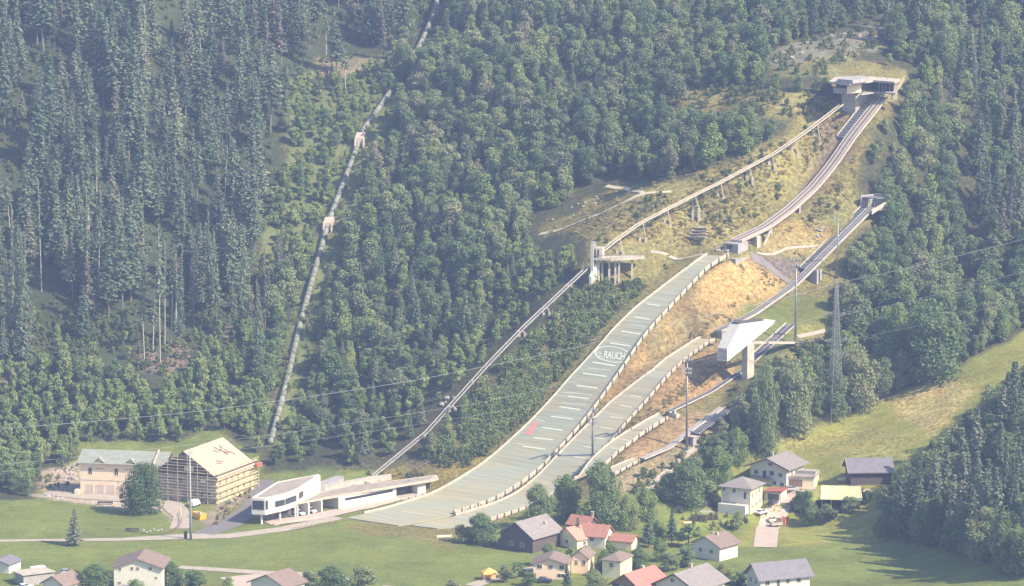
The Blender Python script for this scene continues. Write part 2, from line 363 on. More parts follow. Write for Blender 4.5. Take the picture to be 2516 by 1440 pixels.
zones = [  # polygon, colour, edge wobble
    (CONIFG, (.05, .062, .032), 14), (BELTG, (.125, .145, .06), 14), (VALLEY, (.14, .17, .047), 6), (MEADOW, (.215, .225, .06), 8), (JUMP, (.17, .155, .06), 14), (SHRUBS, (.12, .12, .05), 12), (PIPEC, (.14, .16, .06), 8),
    ([(1640,225),(1760,215),(2050,240),(2030,290),(1900,292),(1750,280),(1650,250)], (.19, .175, .065), 12),
    ([(1890,130),(1960,100),(2120,60),(2190,55),(2170,110),(2080,150),(2040,190),(1890,175)], (.17, .165, .12), 14),
    ([(1900,165),(2060,130),(2110,150),(2060,185),(1880,190)], (.16, .16, .07), 14),
    ([(1420,520),(1500,470),(1700,440),(1900,360),(2060,270),(2110,330),(2050,420),(1900,500),(1790,580),(1500,610),(1400,570)], (.19, .175, .065), 14),
    ([(1700,520),(1800,540),(1830,570),(1790,600),(1600,610),(1480,600),(1560,540)], (.21, .185, .07), 10),
    ([(2000,300),(2080,280),(2110,330),(2100,390),(2000,480),(1930,560),(1900,560),(2000,440)], (.165, .13, .08), 12),
    ([(1890,560),(2000,530),(2060,560),(2000,620),(1870,620)], (.26, .205, .085), 8),
    ([(2000,480),(2100,480),(2060,570),(1990,530)], (.17, .165, .06), 8),
    ([(1820,640),(1850,625),(1935,690),(1870,760),(1760,812),(1640,900),(1560,950),(1480,1030),(1300,1180),(1240,1225),(1440,1040),(1560,850),(1640,760),(1740,660),(1780,640)], (.235, .175, .085), 8),
    ([(1780,640),(1830,640),(1930,690),(1880,745),(1780,770),(1700,740),(1720,690)], (.35, .245, .105), 10),
    ([(1640,760),(1740,760),(1760,812),(1700,840),(1600,890),(1570,880)], (.20, .165, .08), 12),
    ([(1640,900),(1760,850),(1800,900),(1800,945),(1640,1010),(1560,1060),(1600,980)], (.255, .18, .09), 10),
    ([(1650,1020),(1720,1010),(1730,1045),(1600,1130),(1520,1140),(1540,1080)], (.27, .19, .10), 8),
    ([(1470,1175),(1560,1140),(1640,1110),(1740,1040),(1760,1060),(1560,1200),(1470,1215)], (.24, .20, .12), 6),
    ([(1840,740),(1950,725),(2040,730),(2040,800),(1960,850),(1860,850),(1800,800)], (.13, .15, .045), 8),
    ([(1960,795),(2040,785),(2030,820),(1960,830)], (.20, .20, .06), 5),
    ([(1860,850),(1960,840),(1900,900),(1850,940),(1790,960),(1840,900)], (.10, .11, .05), 6),
    ([(1850,625),(1960,640),(1990,660),(1935,690)], (.12, .10, .095), 6),
    ([(970,1140),(1060,1128),(1210,1120),(1150,1165),(1060,1210),(900,1185),(940,1165)], (.19, .165, .05), 8),
    ([(1000,1135),(1100,1125),(1130,1140),(1010,1160)], (.15, .13, .08), 8),
    ([(330,860),(440,840),(480,880),(440,905),(340,915)], (.16, .125, .10), 12), ([(520,800),(570,800),(560,850),(520,850)], (.15, .12, .10), 10),
    ([(0,880),(60,870),(60,940),(0,950)], (.15, .12, .095), 10),
    ([(760,150),(1000,125),(1080,120),(1040,150),(900,180),(780,190)], (.20, .17, .10), 14),
    ([(2170,985),(2330,930),(2400,960),(2330,1040),(2300,1070),(2200,1020)], (.33, .28, .11), 12),
    ([(1900,1080),(2100,1050),(2250,1080),(2150,1140),(1950,1120)], (.22, .22, .07), 12),
    ([(95,1205),(100,1160),(200,1140),(200,1215),(130,1215)], (.34, .28, .22), 6),
    ([(60,1215),(420,1220),(445,1300),(400,1255),(330,1255),(180,1235)], (.40, .34, .28), 3),
    ([(530,1240),(640,1185),(650,1195),(560,1262),(540,1300),(490,1290)], (.24, .20, .15), 4),
    ([(1680,1240),(1770,1215),(1850,1290),(1810,1325),(1640,1330)], (.165, .19, .05), 4),
]
def build_ground():
    X = np.concatenate([[-6000, -2500, -1200, -700, -450], GX, [450, 700, 1200, 2500, 6000]])
    Yv = np.concatenate([[-3000, -500, 0, 300, 600, 760], GY, [1700, 2200, 3500, 7000]])
    xx, yy = np.meshgrid(X, Yv); zz = terr(xx, yy)
    zz = np.where(yy < 840, zz*np.clip((yy-600)/240, 0, 1), zz)
    px, py = PROJ(xx, np.maximum(yy, 500), zz)
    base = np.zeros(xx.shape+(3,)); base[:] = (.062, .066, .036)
    n1 = vnoise(xx, yy, 7, 5)-.5; n2 = vnoise(xx, yy, 7, 6)-.5; n3 = vnoise(xx, yy, 2.4, 8)-.5
    al = np.ones(xx.shape)
    for poly, col, wob in zones:
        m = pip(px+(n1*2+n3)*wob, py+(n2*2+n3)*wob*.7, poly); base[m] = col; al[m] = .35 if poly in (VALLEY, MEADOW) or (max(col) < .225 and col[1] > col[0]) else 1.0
    for _ in range(1):
        b2 = base.copy(); b2[1:-1, 1:-1] = (base[1:-1, 1:-1]*2+base[:-2, 1:-1]+base[2:, 1:-1]+base[1:-1, :-2]+base[1:-1, 2:])/6; base = b2
    ny, nx = xx.shape
    v = np.stack([xx.ravel(), yy.ravel(), zz.ravel()], 1)
    idx = np.arange(ny*nx).reshape(ny, nx)
    f = np.stack([idx[:-1, :-1].ravel(), idx[:-1, 1:].ravel(), idx[1:, 1:].ravel(), idx[1:, :-1].ravel()], 1)
    me = bpy.data.meshes.new('ground'); me.vertices.add(len(v)); me.vertices.foreach_set('co', v.ravel())
    me.loops.add(f.size); me.loops.foreach_set('vertex_index', f.ravel().astype(np.int32))
    me.polygons.add(len(f)); me.polygons.foreach_set('loop_start', np.arange(0, f.size, 4, dtype=np.int32))
    me.polygons.foreach_set('loop_total', np.full(len(f), 4, np.int32)); me.polygons.foreach_set('use_smooth', np.ones(len(f), bool))
    me.update(calc_edges=True); me.validate()
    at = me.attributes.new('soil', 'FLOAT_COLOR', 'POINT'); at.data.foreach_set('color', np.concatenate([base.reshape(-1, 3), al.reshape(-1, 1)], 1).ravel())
    m, N, L = new_mat('grass_and_soil'); b = N['Principled BSDF']; b.inputs['Roughness'].default_value = .95; b.inputs['Specular IOR Level'].default_value = .1
    a = N.new('ShaderNodeAttribute'); a.attribute_name = 'soil'; tc = N.new('ShaderNodeTexCoord')
    def noise(s, d=5, sx=None):
        n = N.new('ShaderNodeTexNoise'); n.inputs['Scale'].default_value = s; n.inputs['Detail'].default_value = d; n.inputs['Roughness'].default_value = .7
        if sx:
            mp = N.new('ShaderNodeMapping'); mp.inputs['Scale'].default_value = sx; L.new(tc.outputs['Object'], mp.inputs[0]); L.new(mp.outputs[0], n.inputs['Vector'])
        else: L.new(tc.outputs['Object'], n.inputs['Vector'])
        return n
    n1 = noise(.045); n2 = noise(.8, 6); n3 = noise(.35, 4, (.5, 2.0, 1))
    def ramp(n, a0, a1, p0=.3, p1=.7):
        r = N.new('ShaderNodeMapRange'); r.inputs['From Min'].default_value = p0; r.inputs['From Max'].default_value = p1
        r.inputs['To Min'].default_value = a0; r.inputs['To Max'].default_value = a1; L.new(n.outputs['Fac'], r.inputs['Value']); return r
    r1 = ramp(n1, .75, 1.2); r2a = ramp(n2, .35, 1.55); r2 = N.new('ShaderNodeMix'); r2.inputs[2].default_value = 1.0; L.new(a.outputs['Alpha'], r2.inputs[0]); L.new(r2a.outputs[0], r2.inputs[3]); r3 = ramp(n3, .8, 1.2)
    mu = N.new('ShaderNodeMath'); mu.operation = 'MULTIPLY'; L.new(r1.outputs[0], mu.inputs[0]); L.new(r2.outputs[0], mu.inputs[1])
    mu2 = N.new('ShaderNodeMath'); mu2.operation = 'MULTIPLY'; L.new(mu.outputs[0], mu2.inputs[0]); L.new(r3.outputs[0], mu2.inputs[1])
    vm = N.new('ShaderNodeVectorMath'); vm.operation = 'SCALE'; L.new(a.outputs['Color'], vm.inputs[0]); L.new(mu2.outputs[0], vm.inputs['Scale'])
    # a drier tone drifting through
    mx = N.new('ShaderNodeMix'); mx.data_type = 'RGBA'; mx.blend_type = 'MULTIPLY'; mx.inputs[7].default_value = (1.14, 1.0, .88, 1)
    r4 = ramp(noise(.11), 0, 1, .45, .65); L.new(r4.outputs[0], mx.inputs[0]); L.new(vm.outputs[0], mx.inputs[6])
    L.new(mx.outputs[2], b.inputs['Base Color'])
    bp = N.new('ShaderNodeBump'); bp.inputs['Strength'].default_value = .8; bp.inputs['Distance'].default_value = .5; L.new(n2.outputs['Fac'], bp.inputs['Height']); L.new(bp.outputs[0], b.inputs['Normal'])
    me.materials.append(m)
    o = bpy.data.objects.new('ground', me); sc.collection.objects.link(o); tag(o, kind='structure')
build_ground()

# ------------------------------------------------------------ roads, paths: draped strips
def drape(name, pts, wid, matn, off=.10, step=2.0, kind='structure', label=None, cat=None):
    W3 = [P(*p)[:2] for p in pts]; wd = wid if hasattr(wid, '__len__') else [wid]*len(pts)
    path = []
    for i in range(len(W3)-1):
        d = np.linalg.norm(W3[i+1]-W3[i]); n = max(1, int(d/step))
        for k in range(n): t = k/n; path.append((W3[i]*(1-t)+W3[i+1]*t, wd[i]*(1-t)+wd[i+1]*t))
    path.append((W3[-1], wd[-1])); mb = MB(); n = len(path); c = 5
    for i, (p, w_) in enumerate(path):
        a = path[max(i-2, 0)][0]; b = path[min(i+2, n-1)][0]; d = b-a; d = d/(np.linalg.norm(d)+1e-9); nn = np.array([-d[1], d[0]])
        for k in range(c):
            q = p+nn*w_*(k/(c-1)-.5)*1.0; mb.v.append((q[0], q[1], hard_ground(*q)+off))
    for i in range(n-1):
        for k in range(c-1): mb.f.append((i*c+k, i*c+k+1, (i+1)*c+k+1, (i+1)*c+k))
    o = mb.build(name, matn); tag(o, label, cat, None, kind); return o
drape('road', [(-60,1330),(100,1328),(300,1326),(470,1318),(560,1318),(700,1300),(830,1272)], [3,3,4,8,6,6,5], 'gravel')
drape('street', [(500,1312),(560,1290),(620,1250),(648,1205),(655,1180)], [8,8,8,7,5], 'asphalt', .13)
drape('path', [(440,1300),(450,1270),(420,1240),(330,1228),(200,1220),(110,1212)], [6,6,8,9,8,5], 'gravel', .16)
drape('forecourt', [(655,1286),(760,1274),(860,1252),(960,1232)], [7,8,7,5], 'paving', .19)
drape('driveway', [(1880,1345),(1885,1300),(1905,1262),(1930,1228),(1960,1205),(1985,1196)], [7,7,7,7,7,9], 'paving', .12)
drape('path', [(1325,577),(1390,560),(1470,528),(1530,500),(1580,478)], 2.4, 'sand', .25)
drape('path', [(1490,458),(1540,464),(1580,478),(1650,472)], 1.8, 'sand', .25)
drape('path', [(1600,619),(1740,624)], [.8,.8], 'gravel', .14)
drape('path', [(1860,622),(1930,612),(2010,604)], .7, 'gravel', .14)
drape('path', [(1845,628),(1890,655),(1945,695)], [3.5,2.6,1.4], 'asphalt', .16)
drape('path', [(1960,828),(2030,812)], 1.8, 'gravel', .14)
drape('path', [(1590,1205),(1640,1160),(1690,1115),(1750,1075)], [2.5,2.5,2.5,2.5], 'gravel', .14)
drape('road', [(440,1394),(560,1402),(680,1410),(760,1412),(860,1425)], [4,4.5,5,5,5], 'gravel', .12)
drape('road', [(1160,1440),(1230,1415),(1290,1402),(1330,1392)], [5,4,4,4], 'gravel', .12)
drape('yard', [(560,1432),(640,1424),(740,1418)], [14,14,12], 'paving', .09)
drape('path', [(940,1440),(1000,1446)], [1.2,1.2], 'gravel', .14)

# ------------------------------------------------------------ jump hills
def slope_mesh(k, Lp, Rp, lift=0.0, n=60):
    A = np.array(sorted(on_jump(k, *p) for p in Lp)); B = np.array(sorted(on_jump(k, *p) for p in Rp))
    u0 = np.linspace(A[0, 0], A[-1, 0], n); va = np.interp(u0, A[:, 0], A[:, 1]); u1 = np.linspace(B[0, 0], B[-1, 0], n); vb = np.interp(u1, B[:, 0], B[:, 1])
    L3 = [(*W(u0[i], va[i]), Z(k, u0[i])+lift) for i in range(n)]; R3 = [(*W(u1[i], vb[i]), Z(k, u1[i])+lift) for i in range(n)]
    return [Vector(p) for p in L3], [Vector(p) for p in R3]
def strip(name, L3, R3, matn, parent, thick=.35, cols=4):
    mb = MB(); n = len(L3); c = cols+1
    for i in range(n):
        for k_ in range(c): mb.v.append(tuple(L3[i].lerp(R3[i], k_/cols)))
    for i in range(n): mb.v.append(tuple(L3[i]-Vector((0, 0, thick)))); mb.v.append(tuple(R3[i]-Vector((0, 0, thick))))
    b = n*c
    for i in range(n-1):
        for k_ in range(cols): mb.f.append((i*c+k_, i*c+k_+1, (i+1)*c+k_+1, (i+1)*c+k_))
        mb.f.append((b+2*i, i*c, (i+1)*c, b+2*i+2)); mb.f.append((i*c+cols, b+2*i+1, b+2*i+3, (i+1)*c+cols))
    mb.f.append(tuple([b]+[b+1]+[cols-k_ for k_ in range(c)])[:c+2]); mb.f.append(tuple([(n-1)*c+k_ for k_ in range(c)]+[b+2*n-1, b+2*n-2]))
    return mb.build(name, matn, parent, smooth=False)
def rail_wall(name, E, h, matn, parent, post=2.2, th=.12, base=0.0, postm='darkwood', side=1, cap=None):
    """board along an edge, with its posts"""
    mb = MB(); n = len(E)
    for i in range(n-1):
        a = E[i]; b = E[i+1]; d = (b-a).normalized(); s = Vector((d.y, -d.x, 0)).normalized()*th
        z0 = Vector((0, 0, base)); z1 = Vector((0, 0, base+h))
        mb.hexa([a+z0-s, a+z0+s, b+z0+s, b+z0-s], [a+z1-s, a+z1+s, b+z1+s, b+z1-s])
    o = mb.build(name, matn, parent)
    if post:
        pm = MB().bar((0, 0, -.6), (0, 0, base+h+(.5 if side < 0 else .06)), .16).mesh('post'); pm.materials.append(M[postm]); acc = 0
        for i in range(n-1):
            d = (E[i+1]-E[i]); L_ = d.length; dn = d.normalized(); s = Vector((dn.y, -dn.x, 0)).normalized()*side
            while acc < L_:
                q = bpy.data.objects.new('post', pm); sc.collection.objects.link(q); q.location = E[i]+dn*acc+s*(th+.14); q.parent = parent; acc += post
            acc -= L_
    return o
def mat_slope(name, col, st):
    """plastic mats: fine rows across the fall line"""
    m, N, L = new_mat(name); b = N['Principled BSDF']; b.inputs['Roughness'].default_value = .75; b.inputs['Specular IOR Level'].default_value = .2
    tc = N.new('ShaderNodeTexCoord'); mp = N.new('ShaderNodeMapping'); mp.inputs['Rotation'].default_value = (0, 0, -math.atan2(JD[1], JD[0])); L.new(tc.outputs['Object'], mp.inputs[0])
    m2 = N.new('ShaderNodeMapping'); m2.inputs['Scale'].default_value = (1.6, .05, .4); L.new(mp.outputs[0], m2.inputs[0])
    n1 = N.new('ShaderNodeTexNoise'); n1.inputs['Scale'].default_value = 1.0; n1.inputs['Detail'].default_value = 5; L.new(m2.outputs[0], n1.inputs['Vector'])
    n2 = N.new('ShaderNodeTexNoise'); n2.inputs['Scale'].default_value = .06; n2.inputs['Detail'].default_value = 4; L.new(tc.outputs['Object'], n2.inputs['Vector'])
    r = N.new('ShaderNodeValToRGB'); r.color_ramp.elements[0].position = .32; r.color_ramp.elements[1].position = .66
    r.color_ramp.elements[0].color = (*st, 1); r.color_ramp.elements[1].color = (*col, 1); L.new(n1.outputs['Fac'], r.inputs[0])
    mx = N.new('ShaderNodeMix'); mx.data_type = 'RGBA'; mx.blend_type = 'MULTIPLY'; mx.inputs[7].default_value = (1.12, .98, .84, 1)
    mr = N.new('ShaderNodeMapRange'); mr.inputs['From Min'].default_value = .42; mr.inputs['From Max'].default_value = .6; L.new(n2.outputs['Fac'], mr.inputs['Value'])
    L.new(mr.outputs[0], mx.inputs[0]); L.new(r.outputs[0], mx.inputs[6]); L.new(mx.outputs[2], b.inputs['Base Color'])
    return m
M['mats'] = mat_slope('pale_green_slope_mats', (.32, .33, .26), (.235, .25, .20))
M['mats2'] = mat_slope('pale_olive_slope_mats', (.33, .33, .26), (.245, .25, .20))
def decal_line(k, a, b, lift, wid, name, matn, parent):
    ua, va = on_jump(k, *a); ub, vb = on_jump(k, *b); mb = MB(); n = 6; p = []
    for i in range(n+1):
        t = i/n; u = ua+(ub-ua)*t; v = va+(vb-va)*t
        p.append(Vector((*W(u-wid/2, v), Z(k, u-wid/2)+lift))); p.append(Vector((*W(u+wid/2, v), Z(k, u+wid/2)+lift)))
    for q in p: mb.v.append(tuple(q))
    for i in range(n): mb.f.append((2*i, 2*i+2, 2*i+3, 2*i+1))
    return mb.build(name, matn, parent)

def big_hill():
    root = empty('landing_slope', (*W(20, 0), 0)); inv = Matrix.Translation(-root.location)
    tag(root, 'large pale green landing slope with white lettering and the widest outrun', 'ski jump slope')
    def fix():
        for c in kids(root): c.matrix_parent_inverse = inv
    L_ = [(852,1273),(960,1248),(1060,1215),(1150,1165),(1200,1130),(1300,1040),(1400,930),(1480,843),(1560,760),(1690,660),(1737,627)]
    R_ = [(980,1292),(1083,1273),(1188,1240),(1230,1222),(1330,1150),(1440,1030),(1547,880),(1644,760),(1740,660),(1790,630)]
    L3, R3 = slope_mesh('L', L_, R_, .12, 90)
    strip('plastic_mat', L3, R3, 'mats', root, .5, 6)
    rail_wall('left_board', L3[4:], .75, 'concrete', root, 3.7, .1, .05, 'darkwood', -1)
    rail_wall('right_board', R3[12:], 1.15, 'concrete', root, 4.2, .12, .05, 'darkwood', 1)
    mb = MB()
    for E in (L3[-1], R3[-1]): pass
    lines = [((1527,815),(1574,822)),((1499,844),(1549,851)),((1456,891),(1511,900)),((1432,918),(1491,926)),((1416,948),(1469,955)),((1395,974),(1447,981)),((1374,1000),(1426,1008)),
             ((1354,1024),(1407,1031)),((1332,1051),(1382,1058)),((1311,1076),(1359,1082)),((1286,1098),(1340,1105)),((1560,780),(1596,786)),((1590,748),(1622,752))]
    for a, b in lines: decal_line('L', a, b, .18, .46, 'distance_line', 'mark', root)
    for a, b in [((1318,1032),(1338,1036)),((1380,990),(1440,996)),((1400,965),(1455,972)),((1444,905),(1500,911)),((1540,797),(1585,803)),((1272,1090),(1290,1094)),((1380,965),(1405,968))]:
        decal_line('L', a, b, .18, .2, 'distance_line', 'mark', root)
    # red zone marking at the side
    mb = MB()
    for k_ in range(7):
        py = 1038+k_*4.4; x0 = 1311-k_*2.6-4*(k_ > 2); x1 = x0+9+k_*1.4
        ua, va = on_jump('L', x0, py); ub, vb = on_jump('L', x1, py+2)
        w_ = .55
        mb.add([(*W(ua-w_, va), Z('L', ua-w_)+.17), (*W(ub-w_, vb), Z('L', ub-w_)+.17), (*W(ub+w_*.6, vb), Z('L', ub+w_*.6)+.17), (*W(ua+w_*.6, va), Z('L', ua+w_*.6)+.17)], [(0, 1, 2, 3)])
    mb.build('red_zone_marking', 'redmark', root)
    # finish line in the outrun
    decal_line('L', (985,1257), (1090,1271), .18, .35, 'finish_line', 'mark', root)
    # lettering and its oval ring, laid on the slope
    def drop(px, py, lift): 
        u, v = on_jump('L', px, py); return (*W(u, v), float(Z('L', u))+lift)
    cu = bpy.data.curves.new('t', 'FONT'); cu.body = 'RAUCH'; cu.size = 1.0; cu.align_x = 'LEFT'; cu.offset = .035; cu.space_character = .95
    to = bpy.data.objects.new('t', cu); sc.collection.objects.link(to); bpy.context.view_layer.update()
    tm = bpy.data.meshes.new_from_object(to.evaluated_get(bpy.context.evaluated_depsgraph_get())); sc.collection.objects.unlink(to)
    xs = [v.co.x for v in tm.vertices]; wx = max(xs)
    for v in tm.vertices:
        a = v.co.x/wx; h = v.co.y
        v.co = drop(1482+a*52+h*4, 880+a*5.5-h*24, .22)
    tm.materials.append(M['mark']); lo = bpy.data.objects.new('lettering', tm); sc.collection.objects.link(lo); lo.parent = root
    mb = MB(); n = 56; ring = []
    for i in range(n+1):
        t = 2*math.pi*i/n
        for rr in (1.0, 1.12): ring.append(drop(1505+math.cos(t)*40*rr, 872+math.sin(t)*18*rr+math.cos(t)*5, .2))
    for p in ring: mb.v.append(p)
    for i in range(n):
        if not 50 < i < 54: mb.f.append((2*i, 2*i+2, 2*i+3, 2*i+1))
    mb.build('oval_ring', 'mark', root)
    mb = MB()   # round emblem with bars in front of the word
    for j in range(3):
        y = 868+j*6
        mb.add([drop(1470+j, y, .21), drop(1479+j, y+1.2, .21), drop(1479+j, y+3.6, .21), drop(1470+j, y+2.4, .21)], [(0, 1, 2, 3)])
    for i in range(16):
        t0 = .6+i*.29; t1 = t0+.2
        q = [drop(1474+math.cos(t)*8*r, 875+math.sin(t)*11*r, .21) for t, r in ((t0, .82), (t1, .82), (t1, 1), (t0, 1))]; mb.add(q, [(0, 1, 2, 3)])
    mb.build('emblem', 'mark', root)
    fix(); return L3, R3
BL3, BR3 = big_hill()

def small_hill(key, label, Lp, Rp, lines, hL=.7, hR=1.0, matn='mats2', lab2=None, n=60, cut=2):
    root = empty('landing_slope', (*W(SP[key][0][0], 30), 0)); inv = Matrix.Translation(-root.location)
    tag(root, label, 'ski jump slope')
    L3, R3 = slope_mesh(key, Lp, Rp, .1, n)
    strip('plastic_mat', L3, R3, matn, root, .45, 4)
    rail_wall('left_board', L3[cut:], hL, 'concrete', root, 3.2, .1, .05, 'darkwood', -1)
    rail_wall('right_board', R3[cut:], hR, 'concrete', root, 3.6, .12, .05, 'darkwood', 1)
    for a, b in lines: decal_line(key, a, b, .16, .32, 'distance_line', 'mark', root)
    for c in kids(root): c.matrix_parent_inverse = inv
    return L3, R3
ML3, MR3 = small_hill('M', 'middle landing slope between dry banks, left of the tall white judging box',
    [(1010,1291),(1100,1273),(1180,1250),(1270,1212),(1380,1110),(1500,990),(1600,915),(1660,868),(1722,832)],
    [(1075,1299),(1160,1292),(1260,1262),(1350,1222),(1440,1150),(1500,1090),(1540,1040),(1620,950),(1690,880),(1745,841),(1760,838)],
    [((1549,972),(1575,977)),((1524,997),(1552,1002)),((1500,1025),(1529,1029)),((1476,1051),(1505,1055)),((1457,1076),(1485,1080)),((1434,1098),(1463,1102)),((1411,1123),(1440,1128))], cut=8)
SL3, SR3 = small_hill('S', 'short curved landing slope under the floodlight, third from the left',
    [(1405,1180),(1450,1135),(1500,1090),(1560,1052),(1620,1019)], [(1480,1150),(1520,1112),(1560,1082),(1610,1048),(1640,1030)],
    [((1525,1079),(1545,1083)),((1500,1101),(1518,1106))], n=30, cut=1)
KL3, KR3 = small_hill('K', 'tiny training slope below the orange dry bank, lowest of the slopes',
    [(1500,1152),(1530,1139),(1560,1129)], [(1508,1166),(1540,1150),(1572,1134)], [], .5, .6, n=12, cut=0)

# ------------------------------------------------------------ inruns
def inrun(name, key, vs, label, cat='ski jump inrun', rails=(), half=2.0, legs=(), stairs=None, thick=.8, u0=None, u1=None, side_h=.55, bed='concrete'):
    U = SP[key][0]; a = U[0] if u0 is None else u0; b = U[-1] if u1 is None else u1; us = np.linspace(a, b, 50)
    root = empty(name, (*W(a, vs), float(terr(*W(a, vs))))); inv = Matrix.Translation(-root.location); tag(root, label, cat)
    E = lambda v, dz: [Vector((*W(u, v), float(Z(key, u))+dz)) for u in us]
    L3 = E(vs-half, 0); R3 = E(vs+half, 0)
    strip('track_bed', L3, R3, bed, root, thick, 1)
    rail_wall('side_wall', E(vs-half-.15, 0), side_h, 'greyconc', root, 0, .13, -.4); rail_wall('side_wall', E(vs+half+.15, 0), side_h, 'concrete', root, 0, .13, -.4)
    for v in rails: rail_wall('ski_track', E(v, 0), .22, 'darksteel', root, 0, .16, 0)
    if stairs:
        v0, v1, ua, ub, mt = stairs; n = int((ub-ua)/1.0); mb = MB(); md = MB()
        for i in range(n):
            u = ua+(ub-ua)*i/n; z = float(Z(key, u)); p = [(*W(u, v0), z-.3), (*W(u, v1), z-.3), (*W(u+.5, v1), z-.3), (*W(u+.5, v0), z-.3)]
            mb.hexa(p, [(q[0], q[1], z+.25) for q in p])
        mb.build('stair_treads', 'greyconc', root)
        us2 = np.linspace(ua, ub, 20)
        a_ = [Vector((*W(u, v0-.1), float(Z(key, u))-.25)) for u in us2]; b_ = [Vector((*W(u, v1+.1), float(Z(key, u))-.25)) for u in us2]
        strip('stair_base', a_, b_, mt, root, .4, 1)
        rail_wall('stair_kerb', [p+Vector((0, 0, .1)) for p in a_], .7, 'concrete', root, 0, .12, 0)
    for (u, wv, ww) in legs:
        z = float(Z(key, u))-thick; p = W(u, vs); gz_ = float(terr(*p))-1
        mb = MB(); a1 = W(u-ww, vs-wv); a2 = W(u-ww, vs+wv); a3 = W(u+ww, vs+wv); a4 = W(u+ww, vs-wv)
        mb.prism([tuple(a1), tuple(a2), tuple(a3), tuple(a4)], gz_, z+.1); mb.build('pier', 'greyconc', root)
    for c in kids(root): c.matrix_parent_inverse = inv
    return root
inrun('inrun', 'LI', 0.5, 'long steep inrun with pale parallel tracks climbing to the start house', rails=(-1.0, .9), half=2.2,
      stairs=(-5.6, -2.6, 243, 264, 'darknet'), legs=[(196, 1.5, .4), (212, 1.5, .4)], side_h=.75, bed='paving')
inrun('inrun', 'MI', 19, 'second inrun from the small roofed gate box down past the tall floodlight', rails=(18.4, 19.6), half=1.35,
      stairs=(14.6, 16.9, 196, 231, 'darknet'), legs=[], side_h=.5, bed='greyconc')
inrun('inrun', 'SI', 35, 'short thin inrun passing under the white judging box beam', half=.7, legs=[(125, .6, .3)], side_h=.4, thick=.4, bed='darknet',
      stairs=(32.2, 33.9, 148, 166, 'darknet'))
inrun('inrun', 'KI', 47.5, 'lowest short inrun ending beside the orange bank near the houses', half=.9, side_h=.4, thick=.4, bed='greyconc',
      stairs=(49.2, 52.2, 96, 113, 'darknet'))
# ------------------------------------------------------------ helpers for things surveyed from picture points
def inv_of(root): return Matrix.Translation(-Vector(root.location))
def wb(mb, name, m, root, smooth=False):
    o = mb.build(name, m, root, smooth)
    if root:
        r = root; o.matrix_parent_inverse = Matrix.Translation(-Vector(r.location)); o.matrix_parent_inverse = r.matrix_basis.inverted() if r.rotation_euler.z else o.matrix_parent_inverse
    return o
def wsub(mb, name, m, part):     # sub-part: its parent carries world coordinates already
    return mb.build(name, m, part)
def plane_pts(A, YA, B, YB, pts):
    a = Q(*A, YA)[:2]; b = Q(*B, YB)[:2]; d = b-a; n = np.array([-d[1], d[0]]); out = []
    for p in pts:
        r = ray(*p); t = (n@a)/(n@r[:2]); out.append(Vector(C0+r*t))
    return out
def top_z(p, py):
    """height of a vertical line over ground point p seen at picture row py"""
    r = ray(1258, py); return CZ+r[2]/r[1]*p[1]

# ------------------------------------------------------------ inclined lift rails
def dens(pts, n=10):
    out = []
    for i in range(len(pts)-1):
        for k in range(n): out.append(pts[i].lerp(pts[i+1], k/n))
    return out+[pts[-1]]
def lift(label, path, sup, gap=1.5):
    root = empty('lift_track', path[0]); tag(root, label, 'lift track')
    for s in (-1, 1):
        mb = MB(); off = Vector((JN[0], JN[1], 0))*gap*.5*s
        for i in range(len(path)-1): mb.bar(path[i]+off, path[i+1]+off, .13, .22)
        wb(mb, 'rail', 'greyconc' if path[0].z < 20 else 'concrete', root)
    mb = MB(); dp = dens(path, 6)
    for i, p in enumerate(dp): mb.bar(p-Vector((JN[0], JN[1], 0))*gap*.6-Vector((0, 0, .35)), p+Vector((JN[0], JN[1], 0))*gap*.6-Vector((0, 0, .35)), .08)
    wb(mb, 'cross_ties', 'greyconc', root)
    for px, foot in sup:
        P2 = [PROJ(*p) for p in path]; xs = [float(q[0]) for q in P2]
        i = max(k for k in range(len(xs)-1) if (xs[k]-px)*(xs[k+1]-px) <= 0 or k == 0); f = (px-xs[i])/(xs[i+1]-xs[i]); p = path[i].lerp(path[i+1], min(max(f, 0), 1))-Vector((0, 0, .3))
        for s in (-1, 1):
            g = Vector((p.x+s*1.0+.4+foot*.12, p.y-(s+1)*.4, 0)); gz_ = hard_ground(g.x, g.y); h = max(p.z-gz_, .5); fh = min(foot, h*.6) if s == 1 else min(foot*.6, h*.4)
            g2 = Vector((g.x, g.y, gz_+fh)); q = p+Vector((JN[0], JN[1], 0))*gap*.5*s
            if h > 1.0: wb(MB().bar(q, g2, .17), 'leg', 'concrete', root)
            wb(MB().box(g.x-.5, g.y-.6, gz_-1.5, g.x+.5, g.y+.6, gz_+max(fh, .3)), 'footing', 'concrete', root)
    return root
up = plane_pts((1478, 618), 1114, (2068, 255), 1180, [(1476,620),(1510,592),(1570,550),(1640,513),(1700,482),(1770,448),(1840,410),(1900,378),(1950,345),(2005,305),(2068,256)])
lift('upper inclined lift rail on slanted legs rising from the station to the start house', up,
     [(1520,.8),(1576,1.2),(1637,.4),(1704,4.5),(1768,.4),(1838,2.2),(1893,1.6),(1950,.6),(2005,.5)])
lo_ = plane_pts((918, 1168), 1054, (1446, 652), 1108, [(918,1168),(1047,1062),(1200,893),(1290,800),(1370,725),(1446,654)])
lift('lower inclined lift rail climbing from behind the flat roofed building to the station', lo_, [(1400,.5),(1340,.5),(1280,.5),(1165,.5),(1108,.5),(1047,.5)])

